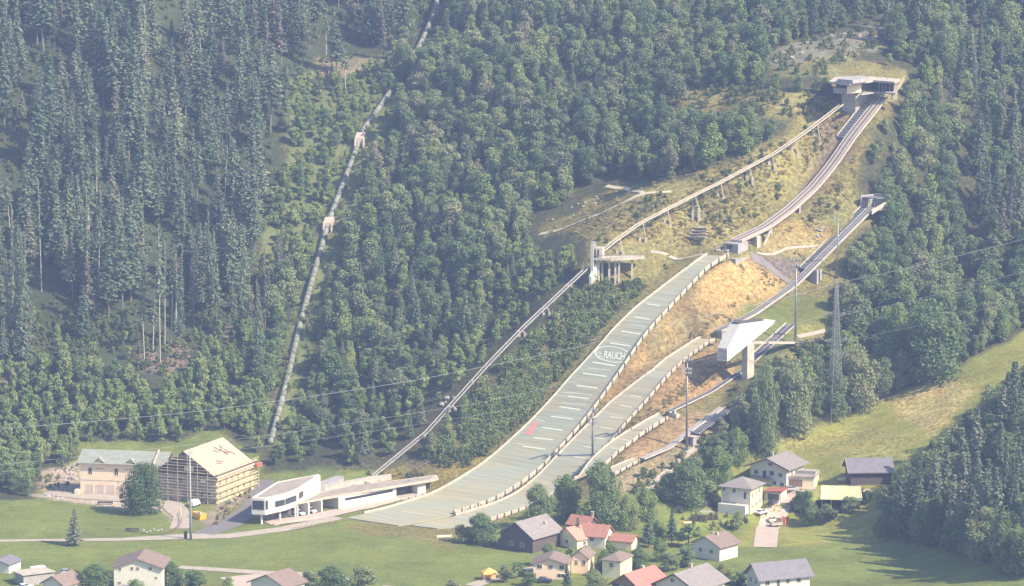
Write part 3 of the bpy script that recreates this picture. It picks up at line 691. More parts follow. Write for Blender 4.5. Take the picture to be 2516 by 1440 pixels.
def station():
    r = P(1460, 682); root = empty('lift_station', r); tag(root, 'concrete lift station with a walkway deck on columns at the knoll', 'lift station')
    Y = 1106.; a = Q(1451, 600, Y); 
    mb = MB(); b0 = Q(1451, 640, Y); b1 = Q(1480, 640, Y); 
    zt = Q(1451, 602, Y)[2]; zd = Q(1460, 634, Y)[2]; zb = r[2]-3
    # tower: fin wall, recess and second wall
    mb.prism([(b0[0], Y), (b0[0]+1.0, Y-.4), (b0[0]+2.0, Y+5), (b0[0]+.8, Y+5)], zb, zt); wb(mb, 'fin_wall', 'white', root)
    mb = MB(); mb.prism([(b0[0]+1.9, Y-.2), (b1[0], Y-.2), (b1[0]+.8, Y+4), (b0[0]+2.2, Y+4)], zd-1.2, zt-1.0); w2 = wb(mb, 'tower_wall', 'concrete', root)
    wsub(MB().box(b0[0]+2.2, Y-.26, zd+.4, b0[0]+3.0, Y-.19, zt-1.6), 'door_opening', 'darksteel', w2)
    wb(MB().box(b0[0]+.2, Y, zt-1.0, b0[0]+1.8, Y+1.2, zt+1.2), 'winch_housing', 'greyconc', root)
    mb = MB(); d = [Q(1452, 634, Y)[:2], Q(1500, 636, Y-1.5)[:2], Q(1530, 632, Y-1)[:2], Q(1583, 620, Y+3)[:2], Q(1584, 617, Y+6.5)[:2], Q(1520, 622, Y+7)[:2], Q(1452, 622, Y+5)[:2]]
    mb.prism([tuple(q) for q in d], zd-.7, zd); wb(mb, 'deck', 'concrete', root)
    mb = MB()
    for i in range(0, 3):
        a_, b_ = d[i], d[i+1]; mb.bar((*a_, zd+1.05), (*b_, zd+1.05), .06)
        for k in range(7): t = k/6; q = a_*(1-t)+b_*t; mb.bar((*q, zd), (*q, zd+1.05), .04)
    wb(mb, 'railing', 'steel', root)
    for px, py in [(1480,655),(1497,676),(1512,662),(1521,660),(1553,640),(1470,660)]:
        q = Q(px, 636, Y+1+(px % 3)); g = hard_ground(q[0], q[1]); wb(MB().box(q[0]-.35, q[1]-.35, min(g, top_z(q, py))-1.0, q[0]+.35, q[1]+.35, zd-.65), 'column', 'concrete', root)
    mb = MB(); a_ = Q(1447, 682, Y-1); b_ = Q(1470, 682, Y-1); mb.prism([(a_[0], Y-1.2), (a_[0]+.9, Y-1.6), (b_[0]+.6, Y+2), (b_[0]-.3, Y+2.4)], zb-2, [Q(1447, 678, Y)[2], Q(1447, 678, Y)[2], Q(1470, 640, Y)[2], Q(1470, 640, Y)[2]])
    wb(mb, 'sloping_buttress', 'white', root)
station()

# ------------------------------------------------------------ start house at the top
def ptv(px, py, v):
    u, z = VP(px, py, v); return (*W(u, v), z)
def start_house():
    g = W(250, -9); root = empty('start_house', (*g, hard_ground(*g))); tag(root, 'flat roofed start house on a pale concrete fin at the head of the long inrun', 'start house')
    v1 = -6.0; uf = VP(2102, 250, v1)[0]; z1 = 118.9; zlow = hard_ground(*W(uf, v1))-4
    pts = [W(uf, v1), W(uf+19, v1), W(uf+19, v1-6.2), W(uf, v1-6.2)]
    mb = MB(); mb.prism([tuple(p) for p in pts], zlow, z1); wb(mb, 'concrete_fin', 'concrete', root)
    def poly(L, za): return [tuple(G(px, py, za)[:2]) for px, py in L]
    mb = MB(); mb.prism(poly([(2036,200),(2088,206),(2146,197),(2198,201),(2212,194),(2140,188),(2052,189)], 122.9), 122.2, 122.9); rf = wb(mb, 'roof_slab', 'concrete', root)
    mb = MB(); mb.prism(poly([(2058,194),(2095,197),(2132,192),(2128,186),(2070,187)], 124.2), 122.9, 124.2); wsub(mb, 'roof_box', 'greyconc', rf)
    z0 = 118.7
    mb = MB(); mb.prism(poly([(2081,207),(2116,203),(2120,198),(2090,199)], 122.2), z0, 122.19); wb(mb, 'cabin', 'cream', root)
    mb = MB(); mb.prism(poly([(2048,205),(2080,207),(2088,199),(2060,198)], 122.2), z0, 120.6); wb(mb, 'balcony_parapet', 'greyconc', root)
    mb = MB(); mb.prism(poly([(2054,203),(2079,205),(2086,199),(2062,198)], 122.2), 120.6, 122.19); wb(mb, 'window_band', 'glass', root)
    mb = MB(); mb.prism(poly([(2117,202),(2146,198),(2196,202),(2200,197),(2125,194)], 122.2), z0+.3, 122.19); cb = wb(mb, 'waiting_room', 'darkwood', root)
    mb = MB()
    for px in (2160, 2168, 2176, 2186): q = Q(px, 215, 1183); mb.bar((q[0], q[1], 117.5), (q[0], q[1], 122.2), .07)
    wb(mb, 'window_posts', 'steel', root)
    mb = MB(); mb.prism(poly([(2117,231),(2150,226),(2200,229),(2202,222),(2125,221)], z0), z0-.5, z0); wb(mb, 'floor_slab', 'greyconc', root)
    q = Q(2196, 214, 1186); mb = MB().box(q[0]-.4, q[1], z0-3, q[0]+1.4, q[1]+3, 122.19); wb(mb, 'end_wall', 'concrete', root)
    q = Q(2094, 190, 1184); wb(MB().bar((q[0], q[1], 122.9), (q[0], q[1], Q(2094, 140, 1184)[2]), .1), 'flagpole', 'steel', root)
    q = Q(2180, 190, 1184); wb(MB().bar((q[0], q[1], 122.2), (q[0], q[1], 125.6), .08), 'mast', 'steel', root)
    a = Q(2205, 222, 1188); b = Q(2222, 193, 1196); mb = MB().bar(a, b, .12).bar(Vector(a)+Vector((0, 0, 1)), Vector(b)+Vector((0, 0, 1)), .1); wb(mb, 'stair_rail', 'concrete', root)
start_house()

def gate_box():
    g = W(231, 17); root = empty('gate_box', (*g, hard_ground(*g))); tag(root, 'small open gate box with dark flat roof heading the second inrun', 'gate box')
    z = Z('MI', 231)
    def pr(u0, u1, v0, v1, z0, z1, n, m):
        mb = MB(); mb.prism([tuple(W(u0, v0)), tuple(W(u1, v0)), tuple(W(u1, v1)), tuple(W(u0, v1))], z0, z1); return wb(mb, n, m, root)
    pr(231, 239, 14.2, 14.7, z-2, z+4.0, 'side_wall', 'greyconc')
    mb = MB().prism([tuple(W(228, 21.3)), tuple(W(239, 21.3)), tuple(W(239, 21.8)), tuple(W(228, 21.8))], [z-2, z+1.5, z+1.5, z-2], [z-.4, z+2.6, z+2.6, z-.4]); wb(mb, 'side_wall', 'concrete', root)
    pr(238.6, 239.2, 14.7, 21.3, z-4, z+4.2, 'back_wall', 'greyconc'); pr(231.5, 236, 14.7, 21.3, z+3.2, z+3.5, 'roof', 'darkroof'); pr(231, 239, 14.7, 21.3, z-1, z-.5, 'floor', 'greyconc')
    for v in (16, 18, 20): pr(231.6, 231.8, v, v+.15, z-.5, z+3.2, 'post', 'steel')
gate_box()

def takeoff_house():
    g = P(1830, 625); root = empty('takeoff_building', g); tag(root, 'concrete take-off building under the foot of the long inrun with a dark opening', 'take-off building')
    zt = Z('LI', 180)-.9
    def pr(u0, u1, v0, v1, z0, z1, n, m):
        mb = MB(); z1 = [float(Z('LI', max(u, 178)))-z1 for u in (u0, u1, u1, u0)]
        mb.prism([tuple(W(u0, v0)), tuple(W(u1, v0)), tuple(W(u1, v1)), tuple(W(u0, v1))], z0, z1); return wb(mb, n, m, root)
    zb = g[2]-3
    a = pr(175.5, 181, -3, 3.4, zb, .95, 'front_room', 'greyconc')
    wsub(MB().prism([tuple(W(175.42, -1.5)), tuple(W(175.5, -1.5)), tuple(W(175.5, .8)), tuple(W(175.42, .8))], zt-2.4, zt-.9), 'window', 'glass', a)
    pr(181, 186, -3, 1.0, zb, .95, 'dark_recess', 'darkwood'); pr(186, 188, -3, 3.4, zb, .95, 'rear_wall', 'concrete')
    mb = MB(); p = W(194, 3.0); q = W(188.2, 3.0); mb.bar((*p, Z('LI', 194)-1.0), (*q, g[2]-.5), .3, .35); wb(mb, 'raking_strut', 'concrete', root)
    mb = MB(); mb.prism([tuple(W(171, -4)), tuple(W(190, -4)), tuple(W(190, 6)), tuple(W(171, 6))], g[2]-4, g[2]-.9); wb(mb, 'footing_slab', 'greyconc', root)
takeoff_house()

# second inrun: pier and embankment wall
r = P(1992, 706); root = empty('inrun_pier', r); tag(root, 'tall twin concrete pier standing under the second inrun in the shade', 'pier')
q = W(197, 20); 
for dx in (0, 1): 
    c = W(197+2*dx, 20); wb(MB().prism([tuple(W(196.2+1.8*dx, 17.6)), tuple(W(197.2+1.8*dx, 17.6)), tuple(W(197.2+1.8*dx, 22)), tuple(W(196.2+1.8*dx, 22))], hard_ground(*c)-2, float(Z('MI', 197))-.85), 'wall_leg', 'greyconc', root)

# ------------------------------------------------------------ white judging box on its pillar
def judge():
    b = P(1838, 932); vj = float((b[:2]-JO)@JN); root = empty('judging_tower', b); tag(root, 'tall white wedge shaped judging box cantilevered from a concrete pillar', 'judging tower')
    face = [(1787,889),(1787,857),(1818,797),(1880,789),(1905,787),(1900,796)]
    A = [Vector(ptv(px, py, vj)) for px, py in face]; B = [a-Vector((JN[0], JN[1], 0))*4.2 for a in A]
    n = len(A); mb = MB(); mb.add(A+B, [tuple(range(n))[::-1], tuple(range(n, 2*n))]+[(i, (i+1) % n, n+(i+1) % n, n+i) for i in range(n)]); body = wb(mb, 'box_body', 'white', root)
    # dark roof opening and end frame
    up_ = Vector((0, 0, .06)); i0, i1 = 2, 3
    mb = MB().hexa([A[2].lerp(B[2], .15)+up_, A[3].lerp(B[3], .15)+up_, A[3].lerp(B[3], .85)+up_, A[2].lerp(B[2], .85)+up_], [q+Vector((0, 0, .5)) for q in (A[2].lerp(B[2], .15), A[3].lerp(B[3], .15), A[3].lerp(B[3], .85), A[2].lerp(B[2], .85))])
    wsub(mb, 'roof_hood', 'darksteel', body)
    c = [A[0].lerp(B[0], .12).lerp(A[1].lerp(B[1], .12), .12), A[0].lerp(B[0], .88).lerp(A[1].lerp(B[1], .88), .12), A[0].lerp(B[0], .88).lerp(A[1].lerp(B[1], .88), .88), A[0].lerp(B[0], .12).lerp(A[1].lerp(B[1], .12), .88)]
    o_ = Vector((-JD[0], -JD[1], 0)); mb = MB().hexa([q-o_*.02 for q in c], [q+o_*.06 for q in c]); wsub(mb, 'end_panel', 'concrete', body)
    ub = float((b[:2]-JO)@JD); zt = ptv(1826, 850, vj)[2]
    mb = MB().prism([tuple(W(ub-.2, vj-.2)), tuple(W(ub+3.4, vj-.2)), tuple(W(ub+3.4, vj-2.6)), tuple(W(ub-.2, vj-2.6))], b[2]-3, zt+.6); wb(mb, 'pillar', 'concrete', root)
    e = P(1955, 850); z_ = ptv(1850, 843, vj)[2]; zz = top_z(e, 842)
    a = Vector((*W(ub+3.4, vj-1.4), z_)); mb = MB().bar(a, (e[0], e[1], zz), 1.0, .35); br = wb(mb, 'access_bridge', 'concrete', root)
    mb = MB()
    for s in (-.9, .9):
        mb.bar(a+Vector((0, s, 1.3)), Vector((e[0], e[1]+s, zz+1.3)), .06)
        for k in range(9): t = k/8; p = a.lerp(Vector((e[0], e[1], zz)), t)+Vector((0, s, 0)); mb.bar(p, p+Vector((0, 0, 1.3)), .05)
    wsub(mb, 'railing', 'steel', br)
judge()

# ------------------------------------------------------------ penstock pipe with anchor blocks
def pipe(label, pts, bands, r=1.1):
    w3 = []
    for i in range(len(pts)-1):
        a = np.array(pts[i], float); b = np.array(pts[i+1], float); n = max(1, int(np.hypot(*(b-a))/22))
        for k in range(n): w3.append(P(*(a+(b-a)*k/n)))
    w3.append(P(*pts[-1])); w3 = np.array(w3); w3[:, 2] += .9
    for _ in range(6): w3[1:-1] = (w3[:-2]+w3[1:-1]*2+w3[2:])/4
    pl = [Vector(q) for q in w3]; root = empty('penstock_pipe', pl[-1]); tag(root, label, 'pipe')
    wb(MB().tube(pl, r, 10), 'pipe_run', 'pipe', root, True); acc = 4.0
    bm_ = None
    for i in range(len(pl)-1):
        d = pl[i+1]-pl[i]; L_ = d.length
        while acc < L_:
            p = pl[i]+d.normalized()*acc; mb = MB().bar(p-d.normalized()*.22, p+d.normalized()*.22, r*1.12, r*1.12, 12); wb(mb, 'flange_ring', 'darksteel', root)
            acc += bands
        acc -= L_
    return pl
def anchor(px, py, label, s=1.0):
    g = P(px, py+10*s); root = empty('anchor_block', g); tag(root, label, 'anchor block')
    mb = MB(); mb.hexa([g+np.array(q)*s for q in ((-2,-2.6,-2),(1.6,-2.6,-2),(2.2,3,-2),(-1.4,3,-2))], [g+np.array(q)*s for q in ((-1.9,-2.2,1.9),(1.5,-2.2,1.9),(2.1,2.6,3.6),(-1.3,2.6,3.6))]); wb(mb, 'concrete_block', 'paving', root)
    for x in (-1.9, 1.1): wb(MB().hexa([g+np.array(q)*s for q in ((x,-4.6,-2),(x+.6,-4.6,-2),(x+.6,-2.4,-2),(x,-2.4,-2))], [g+np.array(q)*s for q in ((x,-4.6,-.6),(x+.6,-4.6,-.6),(x+.6,-2.4,1.8),(x,-2.4,1.8))]), 'wing_wall', 'paving', root)
pipe('upper run of the penstock pipe crossing the top edge of the wood', [(1082,-25),(1071,22),(1063,60),(1028,122)], 6.5)
pipe('pipe run above the upper anchor block vanishing into trees', [(1028,122),(995,175),(956,237),(925,280),(888,330)], 6.5)
pipe('pipe run between the two concrete anchor blocks', [(884,345),(868,395),(845,450),(826,505),(810,543)], 6.5)
pipe('long lowest run of the penstock pipe down to the valley wood', [(805,556),(790,615),(765,700),(735,810),(712,915),(690,1000),(664,1095)], 7.0)
anchor(885, 340, 'upper pinkish concrete anchor block where the pipe bends', 1.1); anchor(807, 548, 'lower pinkish concrete anchor block straddling the pipe', 1.0); anchor(1068, 28, 'small anchor block on the pipe at the top edge of the view', .7)

# ------------------------------------------------------------ floodlight masts
def mast(bx, by, ty, label, kind, tx=None):
    g = P(bx, by); zt = top_z(g, ty); h = zt-g[2]; root = empty('floodlight_mast', g); tag(root, label, 'floodlight mast')
    MB().cone((0, 0, -1), (0, 0, h), .42 if kind != 'thin' else .28, .2, 8).build('pole', 'greyconc' if kind == 'concrete' else 'steel', root, True)
    if kind in ('big', 'arms'):
        for k, (z, w_) in enumerate(((h-.4, 1.7), (h-2.6, 1.3)) if kind == 'big' else ((h-.3, 1.6), (h-3.3, 1.2), (h-4.6, 1.2))):
            a = MB().bar((-w_, -.2, z), (w_, .2, z), .09).build('crossbar', 'steel', root)
            for x in (-w_, -w_*.4, w_*.4, w_):
                MB().box(x-.28, -.7, z-.35, x+.28, -.2, z+.25).build('lamp_head', 'carsilver', a)
        MB().box(-.9, -.5, h-3.4, .9, .5, h-3.2).build('service_platform', 'steel', root)
    elif kind == 'thin':
        a = MB().bar((-.3, 0, h), (-1.0, -.3, h+.3), .08).build('bracket', 'steel', root); MB().box(-1.5, -.7, h-.1, -.6, -.1, h+.5).build('lamp_head', 'carsilver', a)
        MB().box(-.35, -.35, h-.8, .35, .35, h-.2).build('lamp_head', 'carsilver', root)
    else:
        for z, w_ in ((h-.2, 1.3), (h-1.6, 1.0)): MB().bar((-w_*.6, -.2, z), (w_, .4, z+.5), .1).build('crossbar', 'steel', root)
    MB().box(-.35, -.5, -.3, .35, -.3, 1.4).build('switch_box', 'darksteel', root)
mast(1954, 852, 632, 'tall floodlight mast with a square lamp platform, beside the second inrun', 'big')
mast(2057, 682, 537, 'thin grey lamp mast at the wood edge right of the second inrun', 'thin')
mast(1687, 1105, 880, 'tall floodlight mast standing between the short slopes and the lowest inrun', 'arms')
mast(1456, 1125, 1003, 'floodlight mast standing between the large and middle landing slopes', 'arms')
mast(469, 1326, 1102, 'concrete lamp mast at the roadside in front of the scaffolded house', 'concrete')

# ------------------------------------------------------------ lattice pylon and its wires
def pylon():
    g = P(2051, 1034); zt = top_z(g, 688); h = zt-g[2]; root = empty('lattice_pylon', g, .35); tag(root, 'tall grey steel lattice pylon at the wood edge above the meadow', 'pylon')
    wid = lambda z: np.interp(z, [0, h*.35, h*.62, h], [2.5, 1.5, .95, .3])
    lv = [0]; 
    while lv[-1] < h-.8: lv.append(min(h, lv[-1]+max(1.3, wid(lv[-1])*1.25)))
    for sx, sy in ((-1,-1),(1,-1),(1,1),(-1,1)):
        mb = MB(); zs = [-1]+lv[1:]; mb.tube([(sx*wid(max(z, 0)), sy*wid(max(z, 0)), z) for z in zs], .075, 4); mb.build('leg', 'steel', root)
    for f in range(4):
        mb = MB(); c = ((-1,-1),(1,-1),(1,1),(-1,1)); a = c[f]; b = c[(f+1) % 4]
        for i in range(len(lv)-1):
            z0, z1 = lv[i], lv[i+1]; w0, w1 = wid(z0), wid(z1)
            mb.bar((a[0]*w0, a[1]*w0, z0), (b[0]*w1, b[1]*w1, z1), .035); mb.bar((b[0]*w0, b[1]*w0, z0), (a[0]*w1, a[1]*w1, z1), .035)
            mb.bar((a[0]*w1, a[1]*w1, z1), (b[0]*w1, b[1]*w1, z1), .03)
        mb.build('lattice_bracing', 'steel', root)
    for z, s, L_ in ((h*.955, 1, 1.0), (h*.76, -1, 3.6), (h*.755, 1, 2.6), (h*.575, 1, 3.2), (h*.48, 1, 2.4), (h*.57, -1, 3.0)):
        w_ = wid(z); mb = MB().bar((s*w_, 0, z), (s*(w_+L_), 0, z+.25), .08).bar((s*w_, 0, z-.9), (s*(w_+L_), 0, z+.2), .06).bar((s*w_, .3, z+.9), (s*(w_+L_), 0, z+.25), .05)
        a = mb.build('cross_arm', 'steel', root); MB().bar((s*(w_+L_), 0, z+.2), (s*(w_+L_), 0, z-.6), .09, .09, 6).build('insulator', 'glass', a)
pylon()
def wire(label, A, YA, B, YB, pts, r=.06):
    p = plane_pts(A, YA, B, YB, pts); P3 = np.array([tuple(q) for q in p]); n = 14*len(pts); t = np.linspace(0, len(pts)-1, n); 
    c = np.stack([np.interp(t, range(len(pts)), P3[:, i]) for i in range(3)], 1)
    for _ in range(30): c[1:-1] = (c[:-2]+2*c[1:-1]+c[2:])/4
    o = MB().tube([tuple(q) for q in c], r, 5).build('overhead_wire', 'wire'); tag(o, label, 'wire')
YP = float(P(2051, 1034)[1])
wire('topmost pale wire sagging from the pylon top leftwards across the whole hill', (2052,700), YP, (-300,1075), 1000, [(2052,697),(1955,725),(1700,785),(1450,845),(1350,868),(1000,940),(500,1012),(0,1055),(-300,1078)], .055)
wire('wire from the pylon top rising to the right edge', (2052,697), YP, (2760,530), 1045, [(2052,697),(2250,655),(2516,588),(2760,522)], .065)
wire('wire from the upper right cross arm rising to the right', (2065,775), YP, (2760,590), 1045, [(2065,775),(2260,735),(2516,668),(2760,595)], .045)
wire('lowest right wire, faint before the dark wood', (2062,836), YP, (2760,660), 1045, [(2064,840),(2260,800),(2516,735),(2760,665)], .03)
wire('second wire left of the pylon, crossing the white judging box', (2035,772), YP, (-300,1165), 995, [(2035,772),(1880,815),(1700,865),(1277,970),(1178,990),(700,1066),(300,1112),(0,1142),(-300,1165)], .035)
wire('third and lowest wire left of the pylon', (2035,788), YP, (-300,1185), 992, [(2035,834),(1880,850),(1700,888),(1277,1000),(1178,1020),(700,1092),(300,1135),(0,1160),(-300,1180)], .028)

# ------------------------------------------------------------ small things on the clearing
def tiered(px, py):
    g = P(px, py); root = empty('tiered_platform', g, -.25); tag(root, 'stepped grey metal platform with four long tiers on the grass', 'platform')
    for k in range(4):
        y = k*1.9; z = 2.3+k*.85; x = -k*.3
        MB().box(-5.2+x, y, z, 5.0+x*.6, y+1.5, z+.22).build('tier', 'concrete', root); MB().box(-4.5+x, y-.1, z-.25, 4.3+x*.6, y-.005, z+.3).build('edge_beam', 'darksteel', root)
        MB().bar((-4.2+x, y+.1, z+1.0), (4.0+x*.6, y+.1, z+1.0), .06).build('handrail', 'steel', root)
    for x in (-3.5, 0, 3):
        for y in (.4, 6.4): MB().box(x-.12, y-.12, -2, x+.12, y+.12, 2.2+y*.4).build('leg', 'steel', root)
tiered(1702, 600)
def small_deck(px, py, label, L=9):
    g = P(px, py); root = empty('lookout_deck', g, -.05); tag(root, label, 'deck')
    MB().box(-L/2, 0, .9, L/2, 1.6, 1.1).build('deck_boards', 'concrete', root); mb = MB(); mb.bar((-L/2, 0, 2), (L/2, 0, 2), .05)
    for k in range(7): x = -L/2+L*k/6; mb.bar((x, 0, 1.1), (x, 0, 2), .05)
    mb.build('railing', 'concrete', root)
    for x in (-L/2+.4, 0, L/2-.4): MB().box(x-.12, .1, -1.5, x+.12, .34, .9).build('leg', 'greyconc', root)
small_deck(1443, 842, 'narrow railed viewing deck beside the large landing slope')
small_deck(1320, 934, 'short brown plank deck among the shrubs left of the large slope', 4.5)

def log(a, b, label, r=.16, lift=.25):
    A = P(*a); B = P(*b); A[2] += lift; B[2] += lift+.3; o = MB().cone(A, B, r*1.2, r*.7, 7).build('fallen_log', 'greybark'); tag(o, label, 'log')
log((372,880), (447,833), 'bleached fallen trunk lying across the bare stems of the dead spruces', .2, 1.0); log((434,884), (470,865), 'short fallen log right of the dead spruce stems', .2, .8)
log((527,838), (566,797), 'leaning bleached log on the bare brown patch', .22, .9); log((486,762), (570,765), 'long pale log lying level across the slope', .18, 2.0)
log((400,902), (415,897), 'short pale log at the foot of the dead spruces', .18, .8); log((360,914), (377,911), 'stubby log in the brush below the dead spruces', .15, .8)
log((460,985+5), (470,1002), 'small pale stick among the young trees', .1, 2.0)

ROCK = []
def rock_mesh(i):
    r = random.Random(i); bm_ = MB(); n = 9; vs = []
    for a in range(3):
        for k in range(n):
            t = 2*math.pi*k/n; rr = (.9, 1.0, .55)[a]*r.uniform(.75, 1.15); vs.append((math.cos(t)*rr, math.sin(t)*rr*.8, (-.3, .25, .62)[a]*r.uniform(.8, 1.2)))
    vs.append((0, 0, .75)); f = [(a*n+k, a*n+(k+1) % n, (a+1)*n+(k+1) % n, (a+1)*n+k) for a in range(2) for k in range(n)]+[(2*n+k, 2*n+(k+1) % n, 3*n) for k in range(n)]
    bm_.add(vs, f); m = bm_.mesh('boulder'); m.materials.append(M['rock']); return m
ROCK = [rock_mesh(i) for i in range(4)]
def rocks(n, poly, s0, s1, label, group):
    xs = [p[0] for p in poly]; ys = [p[1] for p in poly]; k = 0
    while k < n:
        px, py = random.uniform(min(xs), max(xs)), random.uniform(min(ys), max(ys))
        if not bool(pip(np.array([px]), np.array([py]), poly)[0]): continue
        g = P(px, py); o = bpy.data.objects.new('boulder', random.choice(ROCK)); sc.collection.objects.link(o); s = random.uniform(s0, s1)
        o.location = g+np.array([0, 0, .1*s]); o.scale = (s, s*random.uniform(.7, 1.2), s*random.uniform(.6, 1)); o.rotation_euler = (random.uniform(-.3, .3), 0, random.uniform(0, 6)); tag(o, label, 'boulder', group); k += 1
rocks(26, [(120,1160),(195,1140),(198,1188),(150,1185)], .4, 1.1, 'pale boulder in the rubble heap left of the peach house', 'boulders of the rubble heap')
rocks(16, [(105,1212),(135,1206),(160,1222),(150,1230),(110,1224)], .35, .8, 'pale stone along the bend of the gravel track', 'stones at the track bend')
rocks(14, [(540,1228),(590,1218),(592,1236),(545,1240)], .3, .7, 'rubble stone right of the scaffolded house', 'rubble beside the scaffolded house')
rocks(18, [(1745,606),(1790,608),(1790,618),(1745,616)], .4, .9, 'grey stone in the row beside the knoll path', 'stones beside the knoll path')
rocks(12, [(1990,585),(2010,590),(2060,560),(2020,552)], .4, 1.0, 'grey stone in the low heap right of the inrun', 'stones in the low heap')
rocks(14, [(1900,130),(1970,100),(2120,62),(2180,60),(2160,100),(2080,145),(2040,180),(1900,170)], .5, 1.4, 'grey rock on the scree above the start house', 'rocks of the upper scree')
rocks(9, [(1080,960),(1115,945),(1120,990),(1085,1000)], .6, 1.2, 'pinkish grey rock in the outcrop left of the lower lift rail', 'rocks of the small outcrop')
rocks(16, [(1330,540),(1420,500),(1500,470),(1480,490),(1400,545)], .3, .7, 'grey rock above the upper footpath', 'rocks above the footpath')
# ------------------------------------------------------------ houses
FACE = {}
def window(parent, p, nx, ny, w, h, matn='glass', frame='white', name='window', bars=True, fr=.1):
    """p: bottom centre on the wall (local), (nx, ny): outward normal"""
    tx, ty = -ny, nx; x, y, z = p
    def slab(a0, a1, z0, z1, d0, d1):
        c = [(x+tx*a+nx*d, y+ty*a+ny*d) for a, d in ((a0, d0), (a1, d0), (a1, d1), (a0, d1))]; return c, z0, z1
    mb = MB()
    for a0, a1, z0, z1 in ((-w/2-fr, -w/2, z-fr, z+h+fr), (w/2, w/2+fr, z-fr, z+h+fr), (-w/2, w/2, z-fr, z), (-w/2, w/2, z+h, z+h+fr)):
        mb.prism(*slab(a0, a1, z0, z1, .005, .09))
    if bars: mb.prism(*slab(-.04, .04, z, z+h, .005, .07))
    f = mb.build(name, frame, parent); MB().prism(*slab(-w/2, w/2, z, z+h, .003, .03)).build('pane', matn, f); return f
def roof_gable(L, W_, H, R_, o, t=.28, y0=0.0, cx=0.0, oy=None):
    oy = o if oy is None else oy
    mb = MB(); s = R_/(W_/2)
    for sg in (-1, 1):
        e = W_/2+o; ze = H-s*o
        p = [(cx, y0-oy, H+R_), (cx+sg*e, y0-oy, ze), (cx+sg*e, y0+L+oy, ze), (cx, y0+L+oy, H+R_)]
        mb.hexa(p if sg < 0 else p[::-1], [(a, b, c+t) for a, b, c in (p if sg < 0 else p[::-1])])
    return mb
def house(name, label, cat, px, py, rz, L, W_, H, R_, wallm, roofm, kind='gable', wins=(), anchor=('r', 0), o=.8, chim=(), found=3.0, gable=None, trim=None, z=None, group=None, doors=()):
    g = P(px, py) if z is None else G(px, py, z); rz = math.radians(rz); ca, sa = math.cos(rz), math.sin(rz)
    ax = {'r': W_/2, 'l': -W_/2, 'c': 0}[anchor[0]]; ay = anchor[1]
    org = (g[0]-(ca*ax-sa*ay), g[1]-(sa*ax+ca*ay), g[2]); root = empty(name, org, rz); tag(root, label, cat, group)
    wl = MB().box(-W_/2, 0, -found, W_/2, L, H)
    if kind == 'gable' and gable is None: wl.prism([(-W_/2, 0), (W_/2, 0), (W_/2, .2)], H, H+.01) if False else None
    wo = wl.build('wall', wallm, root)
    if kind == 'gable':
        for y0, y1 in ((.0, .3), (L-.3, L)): MB().add([(-W_/2, y0, H), (W_/2, y0, H), (0, y0, H+R_), (-W_/2, y1, H), (W_/2, y1, H), (0, y1, H+R_)], [(0, 1, 2), (5, 4, 3), (0, 3, 4, 1), (1, 4, 5, 2), (2, 5, 3, 0)]).build('gable', gable or wallm, root)
        rf = roof_gable(L, W_, H, R_, o).build('roof', roofm, root)
        if trim:
            mb = MB(); s = R_/(W_/2)
            for sg in (-1, 1): mb.bar((0, -o-.04, H+R_+.12), (sg*(W_/2+o), -o-.04, H-s*o+.12), .05, .2)
            mb.build('barge_board', trim, root)
        ridge = lambda y: H+R_
    elif kind == 'hip':
        e = W_/2+o; s = R_/(W_/2); ze = H-s*o; k = W_/2; rl0, rl1 = (k, L-k) if L > W_+.2 else (L/2, L/2+.01)
        lo = [(-e, -o, ze), (e, -o, ze), (e, L+o, ze), (-e, L+o, ze)]; hi = [(0, rl0, H+R_), (0, rl1, H+R_)]
        mb = MB().add(lo+hi+[(a, b, c+.22) for a, b, c in lo]+[(a, b, c+.22) for a, b, c in hi], [(0,3,2,1), (6,7,10), (7,8,11,10), (8,9,11), (9,6,10,11), (0,1,7,6), (1,2,8,7), (2,3,9,8), (3,0,6,9)]); rf = mb.build('roof', roofm, root)
    else:   # mono pitch, high at +x
        mb = MB(); a = [(-W_/2-o, -o, H), (W_/2+o, -o, H+R_), (W_/2+o, L+o, H+R_), (-W_/2-o, L+o, H)]
        if kind == 'mono_l': a = [(-W_/2-o, -o, H+R_), (W_/2+o, -o, H), (W_/2+o, L+o, H), (-W_/2-o, L+o, H+R_)]
        rf = mb.hexa(a, [(p, q, r+.25) for p, q, r in a]).build('roof', roofm, root)
    for x, y, hh in chim: MB().box(x-.35, y-.35, H, x+.35, y+.35, H+R_+hh).box(x-.45, y-.45, H+R_+hh, x+.45, y+.45, H+R_+hh+.15).build('chimney', 'concrete', rf)
    for f, a, zz, w, h in wins:
        p, n = {'f': ((a, 0, zz), (0, -1)), 'r': ((W_/2, a, zz), (1, 0)), 'l': ((-W_/2, a, zz), (-1, 0))}[f]; window(root, p, *n, w, h)
    for f, a, zz, w, h, m in doors:
        p, n = {'f': ((a, 0, zz), (0, -1)), 'r': ((W_/2, a, zz), (1, 0)), 'l': ((-W_/2, a, zz), (-1, 0))}[f]; window(root, p, *n, w, h, m, 'white', 'door', False, .12)
    return root

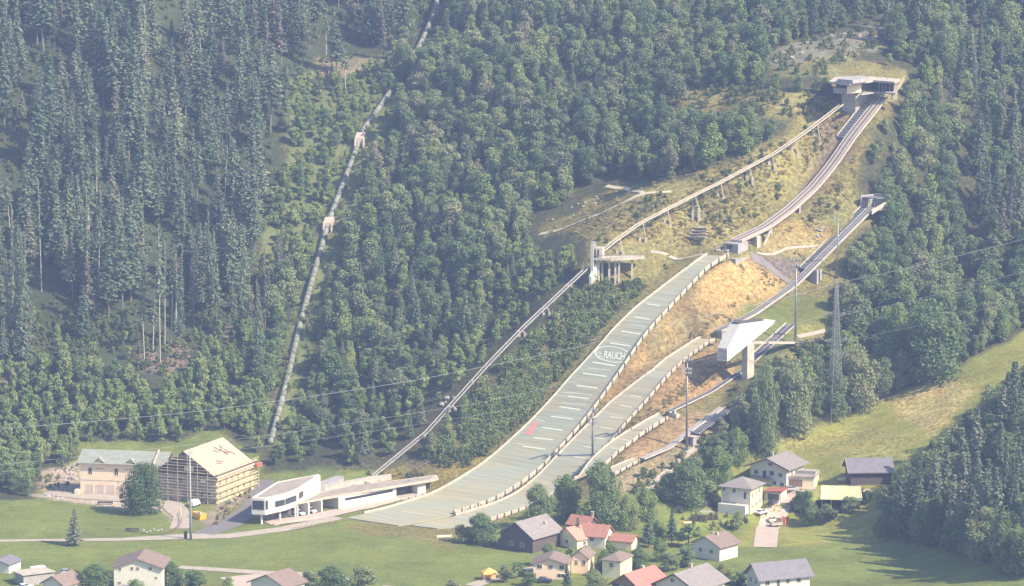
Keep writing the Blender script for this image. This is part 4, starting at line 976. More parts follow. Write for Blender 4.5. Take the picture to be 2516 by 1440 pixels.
# white chalet
ch = house('chalet', 'white three storey chalet with a grey gable roof and a dark balcony', 'house', 1932, 1198, -30, 12.5, 12.6, 6.2, 2.5, 'white', 'greyroof', o=1.5,
    wins=[('f',-4.3,3.4,1.3,1.3),('f',1.2,3.4,1.5,1.4),('f',4.2,3.2,1.2,1.2),('f',.6,6.5,1.3,.9),('f',2.2,.5,1.3,1.1),('f',4.8,.4,1.3,1.1),('r',4,3.2,1.0,1.3),('r',8.5,3.2,1.0,1.3)],
    doors=[('f',-1.3,2.4,1.2,2.3,'glass')], chim=[(-2.5, 8, .5)], trim='darkwood')
mb = MB().box(-6.2, -1.5, 2.0, 1.8, -.001, 2.2); bal = mb.build('balcony', 'concrete', ch)
mb = MB(); mb.bar((-6.2, -1.45, 3.1), (1.8, -1.45, 3.1), .06, .08).bar((-6.2, -1.45, 2.7), (1.8, -1.45, 2.7), .04, .05)
for k in range(14): mb.bar((-6.2+k*.615, -1.45, 2.2), (-6.2+k*.615, -1.45, 3.1), .04)
mb.build('balustrade', 'darkwood', bal)
an = house('garage', 'low cream garage annex with a railed roof terrace beside the chalet', 'garage', 2000, 1199, -16, 8, 10.5, 3.0, .2, 'cream', 'flatroof', kind='mono', o=.3, doors=[('f',-1.0,.1,5.0,2.3,'wood')], wins=[('r',3,1.2,.8,1.0)])
mb = MB()
for a, b in (((-5.4,-.2),(5.4,-.2)), ((5.4,-.2),(5.4,8.2))):
    mb.bar((*a, 4.3), (*b, 4.3), .05)
    for k in range(13): t = k/12; x = a[0]+(b[0]-a[0])*t; y = a[1]+(b[1]-a[1])*t; mb.bar((x, y, 3.2), (x, y, 4.3), .035)
mb.build('terrace_railing', 'white', an); MB().box(-2, 4.6, 3.4, 4.8, 8, 4.4).build('terrace_store', 'greyconc', an)
# hip roofed house
hp = house('villa', 'tall pale yellow villa with a dark hipped roof above the driveway', 'house', 1843, 1264, -27, 9.6, 9.8, 8.3, 2.2, 'white', 'greyroof', kind='hip', o=1.0,
    wins=[('f',-.5,6.3,.9,1.2),('f',3.2,4.6,.9,2.2),('f',-4,6.6,.9,1.1),('r',1.6,4.8,.6,1.6),('r',4.4,5.2,.6,1.2),('r',7,5.6,.7,1.4),('r',7,7.2,.6,.8),('r',2.0,1.4,.8,1.4),('r',4.6,1.9,.7,1.3),('r',7.6,2.2,.8,1.5)],
    doors=[('f',-3.2,3.4,2.0,3.0,'doorgrey')])
MB().box(4.905, 0.02, -3, 4.95, 9.58, 8.1).build('painted_sunlit_face', 'yellow', hp)  # sunlight painted in: yellow sheet over the white wall facing the sun
MB().box(-4.9, -2.4, -3, 4.3, -.001, 2.9).build('terrace_base', 'white', hp)
mb = MB(); mb.bar((-4.9, -2.35, 3.8), (4.3, -2.35, 3.8), .04)
for k in range(12): mb.bar((-4.9+k*.83, -2.35, 2.9), (-4.9+k*.83, -2.35, 3.8), .03)
mb.build('terrace_railing', 'darkwood', hp)
for w_ in [c for c in bpy.data.objects if c.parent == hp and c.name.startswith('window') and abs(c.data.vertices[0].co.x-4.9) < .2]: w_.location.x = .06
cp = house('carport', 'small red roofed carport against the pale yellow villa', 'carport', 1919, 1232, -22, 6, 5.5, 2.6, .5, 'cream', 'red', kind='mono', o=.5, doors=[('f',.3,.1,3.6,2.1,'darksteel')])
# barns
bn = house('barn', 'dark wooden barn with a wide grey metal roof below the meadow', 'barn', 2090, 1198, -86, 13, 10, 5.2, 3.0, 'darkwood', 'darkroof', o=1.0, anchor=('r', 0),
    doors=[('r',7.5,-1.6,1.6,2.0,'darksteel')], wins=[('r',4.5,-.6,1.0,.7)], trim='concrete')
MB().box(5.002, .1, -3, 5.2, 12.9, .4).build('stone_base', 'stone', bn)
sh = empty('open_shed', P(2018, 1256), math.radians(-4)); tag(sh, 'open timber shed with a ribbed olive sheet roof in front of the barn', 'shed')
a = [(-.5,-1.2,3.9),(12.6,-1.2,3.7),(12.3,7.2,6.4),(.2,7.2,6.6)]; rf = MB().hexa(a, [(x, y, z+.15) for x, y, z in a]).build('roof', 'oliveroof', sh)
mb = MB()
for k in range(22): x0 = -.3+k*.6; mb.hexa([(x0, -1.2, 4.05), (x0+.12, -1.2, 4.05), (x0*.96+.42, 7.2, 6.72), (x0*.96+.3, 7.2, 6.72)], [(x0, -1.2, 4.14), (x0+.12, -1.2, 4.14), (x0*.96+.42, 7.2, 6.82), (x0*.96+.3, 7.2, 6.82)])
mb.build('roof_ribs', 'oliveroof', rf)
for x, y in ((.2,0),(3.0,0),(6.5,0),(11.8,0),(.4,6.8),(11.9,6.8)): MB().box(x-.15, y-.15, -2, x+.15, y+.15, 3.8+y*.36).build('post', 'palewood', sh)
MB().box(.4, 6.5, -2, 11.9, 6.7, 6.2).build('back_wall', 'darkwood', sh); MB().box(.3, .5, -2, .45, 6.5, 4.4).build('side_wall', 'darkwood', sh)
# stored items under the shed
def tarp(px, py, L, W_, H, m, label, cat, rz=0):
    g = P(px, py); root = empty('covered_stack', g, rz); tag(root, label, cat)
    MB().box(-L/2, -W_/2, -.3, L/2, W_/2, H*.7).build('stack', 'wood', root)
    mb = MB().prism([(-L/2-.1, -W_/2-.1), (L/2+.1, -W_/2-.1), (L/2+.1, W_/2+.1), (-L/2-.1, W_/2+.1)], H*.55, [H*.75, H, H, H*.8]); mb.build('cover', m, root)
tarp(2083, 1246, 4.0, 2.0, 1.6, 'white', 'stack under a white sheet beside the open shed', 'stack', -.2); tarp(2128, 1213, 2.4, 1.6, 1.4, 'concrete', 'pale covered stack between the shed and the barn', 'stack', .2)
tarp(2068, 1188, 2.2, 1.2, 2.0, 'palewood', 'small upright wood stack behind the open shed', 'stack')

# lower village houses
house('wooden_house', 'dark wooden house with a plain grey gable roof beside the jump outrun', 'house', 1309, 1360, -37, 14, 12, 4.8, 3.8, 'darkwood', 'greyroof', o=.9, wins=[('f',-2,1.5,1.2,1.1),('f',2,1.5,1.2,1.1)], chim=[(3.2, 10, -1.2)], z=0)
house('farmhouse', 'house with a faded orange metal roof joined to the wooden house', 'house', 1418, 1350, -48, 9, 9, 3.0, 2.8, 'cream', 'orangeroof', o=.6, wins=[('f',0,1.2,1.0,1.0),('r',3,1.0,1.0,1.0)], z=0)
fh = house('village_house', 'brown tiled house with a white sunny gable and a metal chimney', 'house', 1486, 1348, 70, 9.5, 7.8, 3.6, 2.6, 'white', 'redroof', o=.6, anchor=('l', 0), wins=[('f',0,1.5,1.0,1.1),('l',4,2.0,1.2,1.1),('l',7,2.0,1.2,1.1)], z=0)
house('extension', 'low wing with an old red roof behind the brown tiled house', 'house', 1442, 1322, 58, 7, 6.5, 3.6, 2.2, 'darkwood', 'redroof', o=.5, anchor=('l', 0), chim=[(1.2, .8, 1.4)], z=0)
house('garden_shed', 'small brown roofed timber shelter half hidden under the trees', 'shed', 1503, 1293, 60, 6.5, 6.5, 2.6, 1.8, 'wood', 'brownroof', o=.7, anchor=('l', 0))
house('garage', 'small shed with a faded red roof behind the caption strip', 'garage', 1552, 1352, 66, 7, 5.5, 2.4, 1.5, 'cream', 'redroof', o=.5, anchor=('l', 0), z=0)
house('village_house', 'house with a broad brown roof and twin chimneys below the garden', 'house', 1768, 1378, -40, 9, 10, 4.2, 2.4, 'white', 'brownroof', o=.9, chim=[(-.5, 4, .5), (.8, 4.4, .5)], wins=[('f',-2,1.8,1.1,1.1),('f',2,1.8,1.1,1.1)], z=0)
house('village_house', 'dark brown house with a bright red metal roof at the lower edge', 'house', 1572, 1493, -38, 12.5, 9.5, 5.6, 3.2, 'darkwood', 'redmetal', o=1.1, wins=[('f',-1.5,4.2,1.2,1.1),('f',1.5,4.2,1.2,1.1)], chim=[(-.8, 9, .6)], z=0, gable='wood')
house('village_house', 'white gabled house with a wide plain grey roof at the lower edge', 'house', 1708, 1500, -36, 15, 13, 6, 3.4, 'white', 'greyroof', o=1.2, wins=[('f',-2.6,4.4,1.2,1.2),('f',.2,4.4,1.2,1.2),('f',-1,7.0,1.0,.9)], chim=[(-1.5, 10, .9)], z=0, trim='darkwood')
vh = house('village_house', 'long white house with a ribbed grey metal roof at the meadow foot', 'house', 1868, 1462, -68, 15.5, 8.5, 4.8, 3.2, 'white', 'darkroof', o=1.0, anchor=('r', 0),
    wins=[('r',2.2,2.6,1.2,1.2),('r',8.6,2.6,1.0,1.2),('r',12,2.6,1.2,1.2),('f',-1.6,2.6,1.0,1.2),('f',1.6,2.6,1.0,1.2)], doors=[('r',5.6,2.0,.9,2.0,'darkwood')], z=0)
house('village_house', 'pinkish house with a dark car parked at its front', 'house', 1392, 1424, -8, 9, 9.6, 4.4, 1.6, 'peach', 'brownroof', o=.8, wins=[('f',-3,3.0,1.4,1.0),('f',.2,3.0,1.2,1.0),('f',3.4,3.0,1.2,1.0),('f',3.2,.6,2.0,1.0)], z=0)
house('village_house', 'narrow pink house between the dark tree and the yellow block', 'house', 1445, 1410, -14, 8, 5, 4.6, 1.8, 'peach', 'brownroof', o=.5, wins=[('f',-1,2.4,.8,1.4),('f',1.2,2.4,.8,1.4)], z=0)
house('apartment_block', 'pale yellow block with one white side behind the red roofed house', 'building', 1524, 1424, -24, 9, 5.6, 5.4, 1.3, 'yellow', 'brownroof', kind='hip', o=.5, wins=[('f',0,3.4,1.0,1.2)], z=0)
kb = house('apartment_block', 'large plain white block with a small grey porch at the left lower edge', 'building', 398, 1462, -3, 12, 13.5, 7.8, 2.4, 'white', 'brownroof', o=.8, wins=[('f',-5,6.8,.7,.9),('f',-1.6,7.0,.7,.9),('f',0,7.0,.7,.9),('f',3.6,7.0,.7,.9),('f',-5.2,3,.7,.7),('f',5.2,4.6,.6,.6)], z=0)
MB().box(-3.8, -3.0, -1, 1.2, -.001, 3.2).build('porch', 'greyconc', kb)
house('village_house', 'house with a low brown gable roof on the pale yard', 'house', 700, 1478, -34, 9, 12, 4.2, 2.6, 'white', 'brownroof', o=.9, z=0)
house('village_house', 'half hidden house with a small brown gable at the lower left', 'house', 158, 1470, -30, 8, 7.5, 3.6, 2.2, 'white', 'brownroof', o=.7, z=0)
house('carport', 'pale flat roofed carport at the lower left corner', 'carport', 58, 1441, -60, 9, 7, 2.9, .3, 'greyconc', 'concrete', kind='mono', o=.5, z=0)
house('garage', 'low garage with a dark roof at the far lower left', 'garage', 22, 1410, -20, 7, 7, 2.6, 1.2, 'white', 'darkroof', o=.5, z=0)

# market tent beside the lower field
t = empty('garden_pavilion', G(1202, 1424, 0), .2); tag(t, 'orange cloth pavilion beside the lower playing field', 'pavilion')
for x in (-1.8, 1.8):
    for y in (-1.6, 1.6): MB().box(x-.06, y-.06, -.2, x+.06, y+.06, 2.3).build('post', 'palewood', t)
MB().add([(-2.1,-1.9,2.2),(2.1,-1.9,2.2),(2.1,1.9,2.2),(-2.1,1.9,2.2),(0,0,3.5),(-2.1,-1.9,1.8),(2.1,-1.9,1.8),(2.1,1.9,1.8),(-2.1,1.9,1.8)], [(0,1,4),(1,2,4),(2,3,4),(3,0,4),(5,6,1,0),(6,7,2,1),(7,8,3,2),(8,5,0,3)]).build('canopy', 'orangecloth', t)
MB().box(-1.75, 1.5, 0, 1.75, 1.56, 2.2).build('rear_curtain', 'orangecloth', t)

# ------------------------------------------------------------ peach house, garages below
pf = G(198, 1213, 0); pe = G(402, 1221, 0); rz = math.atan2(pe[1]-pf[1], pe[0]-pf[0])
ph = empty('peach_house', pf, rz); tag(ph, 'long peach house with four grey garage doors and two small roof gables', 'house')
LL = 27.5; DD = 11; HH = 10.2
MB().box(0, 0, -1, LL, DD, HH).build('wall', 'peach', ph); MB().box(-.02, -.06, 4.5, LL, -.001, 4.75).build('string_course', 'concrete', ph)
mb = MB(); a = [(-.9,-1.0,HH-.1),(LL+1.5,-1.0,HH-.1),(LL+1.5,5.5,HH+3.3),(-.9,5.5,HH+3.3)]; mb.hexa(a, [(x, y, z+.25) for x, y, z in a])
a = [(-.9,5.5,HH+3.3),(LL+1.5,5.5,HH+3.3),(LL+1.5,12,HH-.1),(-.9,12,HH-.1)]; mb.hexa(a, [(x, y, z+.25) for x, y, z in a]); rf = mb.build('roof', 'slate', ph)
MB().add([(0,0,HH),(0,DD,HH),(0,5.5,HH+3.2),(.3,0,HH),(.3,DD,HH),(.3,5.5,HH+3.2)], [(0,2,1),(3,4,5),(0,3,5,2),(2,5,4,1)]).build('gable', 'peach', ph)
for cx in (6.6, 17.2):
    d = MB().add([(cx-1.9,-.25,HH-.2),(cx+1.9,-.25,HH-.2),(cx,-.25,HH+1.7),(cx-1.9,3,HH-.2),(cx+1.9,3,HH-.2),(cx,3.2,HH+1.7)], [(0,1,2),(3,5,4),(0,3,4,1)]).build('roof_gable', 'peach', rf)
    mb = MB()
    for s in (-1, 1): mb.hexa([(cx,-.8,HH+1.85),(cx+s*2.6,-.8,HH-.35),(cx+s*2.6,2.0,HH-.35),(cx,4.2,HH+1.85)][::s], [(cx,-.8,HH+2.02),(cx+s*2.6,-.8,HH-.18),(cx+s*2.6,2.0,HH-.18),(cx,4.2,HH+2.02)][::s])
    mb.build('gable_roof', 'slate', d); 
for cx in (3.4, 12.2, 20.2): window(ph, (cx, 0, 6.6), 0, -1, 1.15, 2.1)
for k in range(6): window(ph, (2.9+k*3.55+.1, 0, .05), 0, -1, 2.5, 3.1, 'doorgrey', 'peach', 'garage_door', False, .12)
for k in range(2): MB().box(5.2+k*9.6, -.05, 8.4, 8.0+k*9.6, -.004, 8.6).build('wall_ornament', 'wood', ph)
MB().box(-1.6, -1.4, -.5, -.1, 3, 1.5).build('side_wall', 'peach', ph)
mb = MB(); mb.hexa([(24.7,-1.25,HH+.2),(25.2,-1.25,HH+.2),(25.2,5.5,HH+3.65),(24.7,5.5,HH+3.65)], [(24.7,-1.25,HH+.75),(25.2,-1.25,HH+.75),(25.2,5.5,HH+4.2),(24.7,5.5,HH+4.2)]); mb.build('fire_wall_capping', 'concrete', rf)

# ------------------------------------------------------------ scaffolded house
cr = G(532, 1238, 0); rz = -math.atan2(.39, .92); ca, sa = math.cos(rz), math.sin(rz); SW = 23.0; SL = 25.5; SH = 8.4; SR = 7.6
org = (cr[0]-ca*SW/2, cr[1]-sa*SW/2, 0); sh_ = empty('house_under_renovation', org, rz); tag(sh_, 'big old house under renovation with bare pinkish roof boards and a dark gable', 'house')
MB().box(-SW/2, 0, -1, SW/2, SL, SH).build('wall', 'greyconc', sh_); MB().box(SW/2+.001, .05, -1, SW/2+.06, SL-.05, SH-.1).build('painted_sunlit_side', 'yellow', sh_)  # grey wall; the yellow sheet puts the sun's brightness into its right side
MB().add([(-SW/2,0,SH),(SW/2,0,SH),(0,0,SH+SR),(-SW/2,.3,SH),(SW/2,.3,SH),(0,.3,SH+SR)], [(0,1,2),(5,4,3),(0,3,4,1)]).build('dark_gable', 'darkwood', sh_)
MB().add([(-SW/2,SL,SH),(SW/2,SL,SH),(0,SL,SH+SR),(-SW/2,SL-.3,SH),(SW/2,SL-.3,SH),(0,SL-.3,SH+SR)], [(2,1,0),(3,4,5),(1,4,3,0)]).build('rear_gable', 'darkwood', sh_)
rf = roof_gable(SL, SW, SH, SR, 1.0, .3).build('roof', 'boardroof', sh_)
mb = MB(); s = SR/(SW/2)
for i, (x, y, L_, a) in enumerate([(2.2,16,2.4,.4),(3.4,17.5,2.8,.2),(4.6,18,2.0,.9),(5.2,21,1.8,.5),(3.0,14,1.6,.7),(6.6,9,3.0,1.2),(7.4,8,2.4,1.3),(4.0,20,1.6,.1),(2.4,19.5,1.4,-.4)]):
    p = Vector((x, y, SH+SR-s*x+.42)); q = Vector((x+L_*math.cos(a), y+L_*math.sin(a), SH+SR-s*(x+L_*math.cos(a))+.42)); mb.bar(p, q, .14, .09)
mb.build('loose_roof_battens', 'darkwood', rf)
mb = MB(); mb.bar((0,-1.1,SH+SR+.35),(SW/2+1.0,-1.1,SH-s*1.0+.35),.12,.2); mb.bar((0,SL+1.1,SH+SR+.35),(SW/2+1,SL+1.1,SH-s+.35),.12,.2); mb.build('verge_board', 'darkwood', rf)
MB().hexa([(SW/2+1.6,SL-2,SH-.4),(SW/2+2.4,SL-2,SH-.9),(SW/2+2.4,SL+2,SH-.9),(SW/2+1.6,SL+2,SH-.4)], [(SW/2+1.6,SL-2,SH+.6),(SW/2+2.4,SL-2,SH+.3),(SW/2+2.4,SL+2,SH+.3),(SW/2+1.6,SL+2,SH+.6)]).build('red_debris_net', 'red', sh_)
for x, zz in ((-1.4, 5.4), (6.4, 1.4), (9.0, 1.4)): window(sh_, (x, 0, zz), 0, -1, 1.1, 2.2)
window(sh_, (-2.6, 0, 0), 0, -1, 3.4, 4.0, 'doorgrey', 'greyconc', 'door', False); window(sh_, (-5.4, 0, 6.6), 0, -1, .9, 1.3)
for k in range(6):
    for zz in (1.2, 5.0): window(sh_, (SW/2+.06, 2.4+k*4.1, zz), 1, 0, 1.2, 1.9)
MB().box(.5, -.9, SH+1.6, 3.8, -.75, SH+3.4).build('hanging_banner', 'white', sh_); MB().box(6.5, -1.3, SH-1.6, 8.4, -1.2, SH-.6).build('hanging_banner', 'white', sh_)
sf = empty('scaffolding', org, rz); tag(sf, 'pale scaffolding with plank levels around the house under renovation', 'scaffolding')
xr = SW/2+1.3
for i in range(11):
    y = -1.3+i*(SL+2.4)/10; MB().bar((xr+.1,y,-.5),(xr+.1,y,SH+.9),.07).build('standard', 'palewood', sf); MB().bar((xr-.9,y,-.5),(xr-.9,y,SH-.3),.06).build('standard', 'palewood', sf)
for i in range(8):
    x = -SW/2-1+i*(SW+2.2)/7; top = SH+max(0, SR*(1-abs(x)/(SW/2)))+.4; MB().bar((x,-1.4,-.5),(x,-1.4,top),.07).build('standard', 'palewood', sf)
for k in range(5):
    z = 1.9+k*1.95; MB().box(xr-1.0,-1.4,z,xr,SL+1.2,z+.12).build('plank_level', 'palewood', sf); MB().box(xr+.12,-1.4,z+.9,xr+.2,SL+1.2,z+1.05).build('guard_rail', 'palewood', sf)
for k in range(7):
    z = 1.9+k*1.95; hw = SW/2+1 if z < SH else max(0, (SW/2)*(1-(z-SH)/SR))+.6
    MB().box(-hw,-1.5,z,hw,-.6,z+.14).build('plank_level', 'palewood', sf); MB().box(-hw,-1.6,z+.95,hw,-1.52,z+1.08).build('guard_rail', 'palewood', sf)

# ------------------------------------------------------------ flat roofed modern building
MA = G(643, 1289, 0); MBp = G(1033, 1215, 0); e = (MBp-MA)[:2]; ML = np.linalg.norm(e); e = e/ML; nn = np.array([e[1], -e[0]])
mo = empty('sports_building', G(829, 1251, 0)); tag(mo, 'long low modern building with an angular flat roof and a raised glazed box', 'building')
def fs(px, py, z=0): 
    q = G(px, py, z)[:2]-MA[:2]; return float(q@e)
def fp(s, d): q = MA[:2]+e*s-nn*d; return (float(q[0]), float(q[1]))      # s along the front, d behind it
def mprism(pts, z0, z1, n, m, par=None):
    mb = MB().prism([fp(*p) for p in pts], z0, z1); return wb(mb, n, m, mo) if par is None else wsub(mb, n, m, par)
s829 = fs(829, 1251); s971 = fs(971, 1225); s728 = fs(728, 1271); s757 = fs(757, 1266); s789 = fs(789, 1260)
zr = 4.5
mrf = [(733,1235),(800,1223),(1060,1180),(1078,1175),(1072,1166),(985,1178),(880,1190),(790,1207),(760,1222)]
rf = wb(MB().prism([tuple(G(px, py, zr)[:2]) for px, py in mrf], zr-.55, zr), 'flat_roof', 'concrete', mo)
inner = [(752,1232),(800,1221),(1055,1178.5),(1066,1170),(985,1180.5),(880,1192.5),(795,1209),(765,1223)]
wsub(MB().prism([tuple(G(px, py, zr)[:2]) for px, py in inner], zr+.004, zr+.1), 'roof_gravel', 'flatroof', rf)
for px, py in ((898,1188),(905,1190),(1012,1182),(870,1196),(822,1212)): q = G(px, py, zr); wsub(MB().box(q[0]-.5, q[1]-.4, zr+.1, q[0]+.5, q[1]+.4, zr+.7), 'roof_vent', 'greyconc', rf)
w_ = mprism([(s829, .3), (s971, .3), (s971, 11), (s829, 11)], 0, zr-.56, 'long_wall', 'white')
mprism([(s829+2.4, .2), (s971-1.6, .2), (s971-1.6, .295), (s829+2.4, .295)], 2.55, 3.35, 'strip_window', 'glass')
mprism([(s971, 3.2), (ML-.8, 3.2), (ML-.8, 3.4), (s971, 3.4)], 0, zr-.56, 'glazed_wall', 'glass')
for k in range(6): mprism([(s971+1+k*1.7, 3.1), (s971+1.1+k*1.7, 3.1), (s971+1.1+k*1.7, 3.19), (s971+1+k*1.7, 3.19)], 0, zr-.56, 'window_mullion', 'darksteel')
mprism([(ML-1.0, .2), (ML+2.2, -.2), (ML+3.2, 4), (ML-.7, 4.2)], 0, zr-.56, 'end_wall', 'white')
mprism([(s971-.5, -2.5), (ML+1, -2.0), (ML, 3), (s971-.5, 3)], 0, .25, 'terrace', 'concrete'); mprism([(s829-1, -1.8), (s971, -2.2), (s971, .29), (s829-1, .29)], 0, .3, 'plinth', 'concrete')
# carport bays
mprism([(s728, 7), (s829, 7), (s829, 7.2), (s728, 7.2)], 0, zr-.56, 'carport_back_wall', 'greyconc')
for s in (s728, s757, s789, s829-.2): mprism([(s-.2, .2), (s+.25, .2), (s+.25, 7), (s-.2, 7)] if s in (s757, s789) else [(s-.2, .2), (s+.25, .2), (s+.25, .7), (s-.2, .7)], 0, zr-.56, 'carport_pier', 'white')
# raised box
def top(L, z): return [tuple(G(px, py, z)[:2]) for px, py in L]
ztop = 8.5; zbot = 3.3
bx = wb(MB().prism(top([(618,1223),(651,1225),(700,1214),(733,1202),(787,1169),(783,1165),(680,1184)], ztop), zbot, ztop), 'raised_box', 'white', mo)
wsub(MB().prism(top([(630,1222),(653,1222.5),(700,1211.5),(731,1199),(775,1171),(766,1170),(684,1187)], ztop), ztop+.004, ztop+.08), 'roof_gravel', 'flatroof', bx)
def onwall(a, b, z, t0, t1, z0, z1, n, m, d=.06):
    A = np.array(G(*a, z)[:2]); B = np.array(G(*b, z)[:2]); u = (B-A)/np.linalg.norm(B-A); o = np.array([u[1], -u[0]])
    p = A+(B-A)*t0; q = A+(B-A)*t1; wsub(MB().prism([tuple(p+o*.005), tuple(q+o*.005), tuple(q+o*d), tuple(p+o*d)], z0, z1), n, m, bx)
onwall((618,1223), (651,1225), ztop, .08, .92, 4.9, 7.7, 'end_window', 'glass', .08)
onwall((651,1225), (700,1214), ztop, .02, .14, 4.9, 7.8, 'corner_window', 'glass', .08)
onwall((651,1225), (700,1214), ztop, .5, .99, 5.0, 6.9, 'window', 'glass'); onwall((700,1214), (733,1202), ztop, .02, .85, 5.0, 6.9, 'window', 'glass')
onwall((733,1202), (787,1169), ztop, .02, .22, 5.2, 7.2, 'window', 'glass')
mprism([(6.5, 5), (s728-.3, 3.0), (s728-.3, 12), (6.5, 12)], 0, zbot-.01, 'ground_floor_wall', 'concrete')
s686 = fs(686, 1279)
for s, d in ((.4, .3), (s686, .3), (s728-.7, .4)): mprism([(s-.25, d), (s+.25, d), (s+.25, d+.5), (s-.25, d+.5)], 0, zbot-.01, 'column', 'white')
mprism([(s686-6, 4.3), (s686-1.0, 3.4), (s686-1.0, 3.5), (s686-6, 4.4)], .6, 2.8, 'ground_floor_window', 'glass'); mprism([(s686+1, 3.0), (s728-2, 2.4), (s728-2, 2.5), (s686+1, 3.1)], .4, 2.8, 'ground_floor_window', 'glass')
# rear roof pieces and the covered passage towards the lift
bk = wb(MB().prism([tuple(G(px, py, 5.4)[:2]) for px, py in [(770,1196),(800,1190),(845,1176),(843,1170),(825,1169),(785,1184)]], 3, 5.4), 'rear_wing', 'greyconc', mo)
wb(MB().prism([tuple(G(px, py, 4.8)[:2]) for px, py in [(800,1199),(850,1188),(962,1170),(960,1164),(915,1169),(845,1182)]], 3.6, 4.8), 'rear_roof_edge', 'concrete', mo)

# ------------------------------------------------------------ vehicles and the skip
def car(name, label, px, py, rz, L=4.4, W_=1.8, H=1.5, paint='carwhite', van=False, z=None, group=None):
    g = P(px, py) if z is None else G(px, py, z); root = empty(name, (g[0], g[1], g[2]+.2), rz); tag(root, label, 'van' if van else 'car', group)
    hw = W_/2
    prof_ = [(-L/2,.3),(-L/2,.85),(-L*.42,1.0),(-L*.2,1.02),(L*.38,.95),(L/2,.75),(L/2,.3)] if not van else [(-L/2,.3),(-L/2,H*.95),(L*.28,H),(L*.38,1.1),(L/2,.95),(L/2,.3)]
    n = len(prof_); mb = MB().add([(x, -hw, z_) for x, z_ in prof_]+[(x, hw, z_) for x, z_ in prof_], [tuple(range(n)), tuple(range(n, 2*n))[::-1]]+[(i, n+i, n+(i+1) % n, (i+1) % n) for i in range(n)])
    body = mb.build('body', paint, root); bm_ = body.modifiers.new('b', 'BEVEL'); bm_.width = .08; bm_.segments = 2
    if not van:
        c0 = [(-L*.44,1.0),(-L*.34,H-.08),(L*.06,H),(L*.25,.97)]; m_ = len(c0)
        MB().add([(x, -hw*.88 if z_ < 1.2 else -hw*.76, z_) for x, z_ in c0]+[(x, hw*.88 if z_ < 1.2 else hw*.76, z_) for x, z_ in c0], [tuple(range(m_)), tuple(range(m_, 2*m_))[::-1]]+[(i, m_+i, m_+i+1, i+1) for i in range(m_-1)]).build('windows', 'glass', root)
        MB().box(-L*.33, -hw*.77, H-.09, L*.05, hw*.77, H+.02).build('roof', paint, root)
    else:
        MB().hexa([(L*.3,-hw*.85,H*.93),(L*.3,hw*.85,H*.93),(L*.395,hw*.9,1.12),(L*.395,-hw*.9,1.12)], [(L*.32,-hw*.85,H*.95),(L*.32,hw*.85,H*.95),(L*.42,hw*.9,1.14),(L*.42,-hw*.9,1.14)]).build('windscreen', 'glass', root)
    for x in (-L*.31, L*.31):
        for y in (-1, 1):
            w1 = MB().bar((x, y*hw-.12, .15), (x, y*hw+.02*y+.05, .15), .34, .34, 12).build('wheel', 'rubber', root); MB().bar((x, y*(hw+.01)-.1, .15), (x, y*(hw+.03)+.1, .15), .17, .17, 8).build('rim', 'carsilver', w1)
    for y in (-1, 1): MB().box(L/2-.05, y*hw*.7-.18, .6, L/2+.02, y*hw*.7+.18, .78).build('headlight', 'mark', root); MB().box(-L/2-.02, y*hw*.75-.12, .65, -L/2+.03, y*hw*.75+.12, .85).build('tail_light', 'red', root)
fa = math.atan2(-nn[1]*-1, -nn[0]*-1)
q = fp((s728+s757)/2+.2, 2.6); car('parked_car', 'white car parked in the left bay of the carport', *[float(v) for v in PROJ(q[0], q[1], .0)], fa, z=0)
q = fp((s757+s789)/2+.2, 2.8); car('parked_car', 'silver white car parked in the right bay of the carport', *[float(v) for v in PROJ(q[0], q[1], .0)], fa, z=0)
car('parked_car', 'dark car with a pale roof parked behind the big round tree', 368, 1261, .1, paint='cardark')
car('delivery_van', 'small white van parked in front of the dark gable', 478, 1244, 1.2, 4.8, 1.9, 2.0, van=True)
car('parked_car', 'dark blue car parked before the pinkish house at the lower edge', 1338, 1432, -.05, paint='cardark', z=0)
car('parked_car', 'white car parked outside the low garage at the lower left', 62, 1448, .6, z=0); car('parked_car', 'white car parked beside the brown gable at the lower left', 118, 1424, .5, z=0)
car('parked_car', 'silver car parked farthest right in the lower left yard', 165, 1412, .45, paint='carsilver', z=0)
car('delivery_van', 'white camper van parked beside the bushes at the lower left', 98, 1412, .4, 5.4, 2.0, 2.4, van=True, z=0)
car('parked_car', 'dark car parked behind the grey roofed house at the lower edge', 1745, 1404, .2, paint='cardark', z=0)
car('parked_car', 'white car at the driveway entrance below the villa', 1871, 1258+6, .9)
car('parked_car', 'black car under the red roofed carport', 1898, 1240, 1.1, paint='cardark')
car('parked_car', 'silver car parked in front of the garage annex', 1945, 1207, .5, paint='carsilver')
sk = empty('skip_container', P(490, 1274), -.95); tag(sk, 'yellow builders skip filled with rubble on the forecourt', 'skip')
o = [(-2.6,-1.1),(2.6,-1.1),(2.6,1.1),(-2.6,1.1)]; mb = MB()
for i in range(4):
    a = o[i]; b = o[(i+1) % 4]; k = .82 
    mb.hexa([(a[0]*k,a[1],0),(b[0]*k,b[1],0),(b[0]*k*.94,b[1]*.9,0),(a[0]*k*.94,a[1]*.9,0)], [(a[0],a[1],1.9),(b[0],b[1],1.9),(b[0]*.95,b[1]*.9,1.9),(a[0]*.95,a[1]*.9,1.9)])
mb.box(-2.1, -1, 0, 2.1, 1, .1).build('skip_shell', 'yellowpaint', sk)
mb = MB()
for k in range(5): x = -2+k; mb.box(x-.06, -1.2, .1, x+.06, -1.101, 1.85)
mb.build('side_ribs', 'yellowpaint', sk)
rub = MB()
for k in range(26): x = random.uniform(-2.2, 2.2); y = random.uniform(-.85, .85); s = random.uniform(.15, .4); rub.bar((x, y, 1.3), (x+random.uniform(-.8, .8), y+random.uniform(-.4, .4), 1.5+random.uniform(0, .6)), s*.5, s*.4)
rub.build('rubble_load', 'stone', sk)
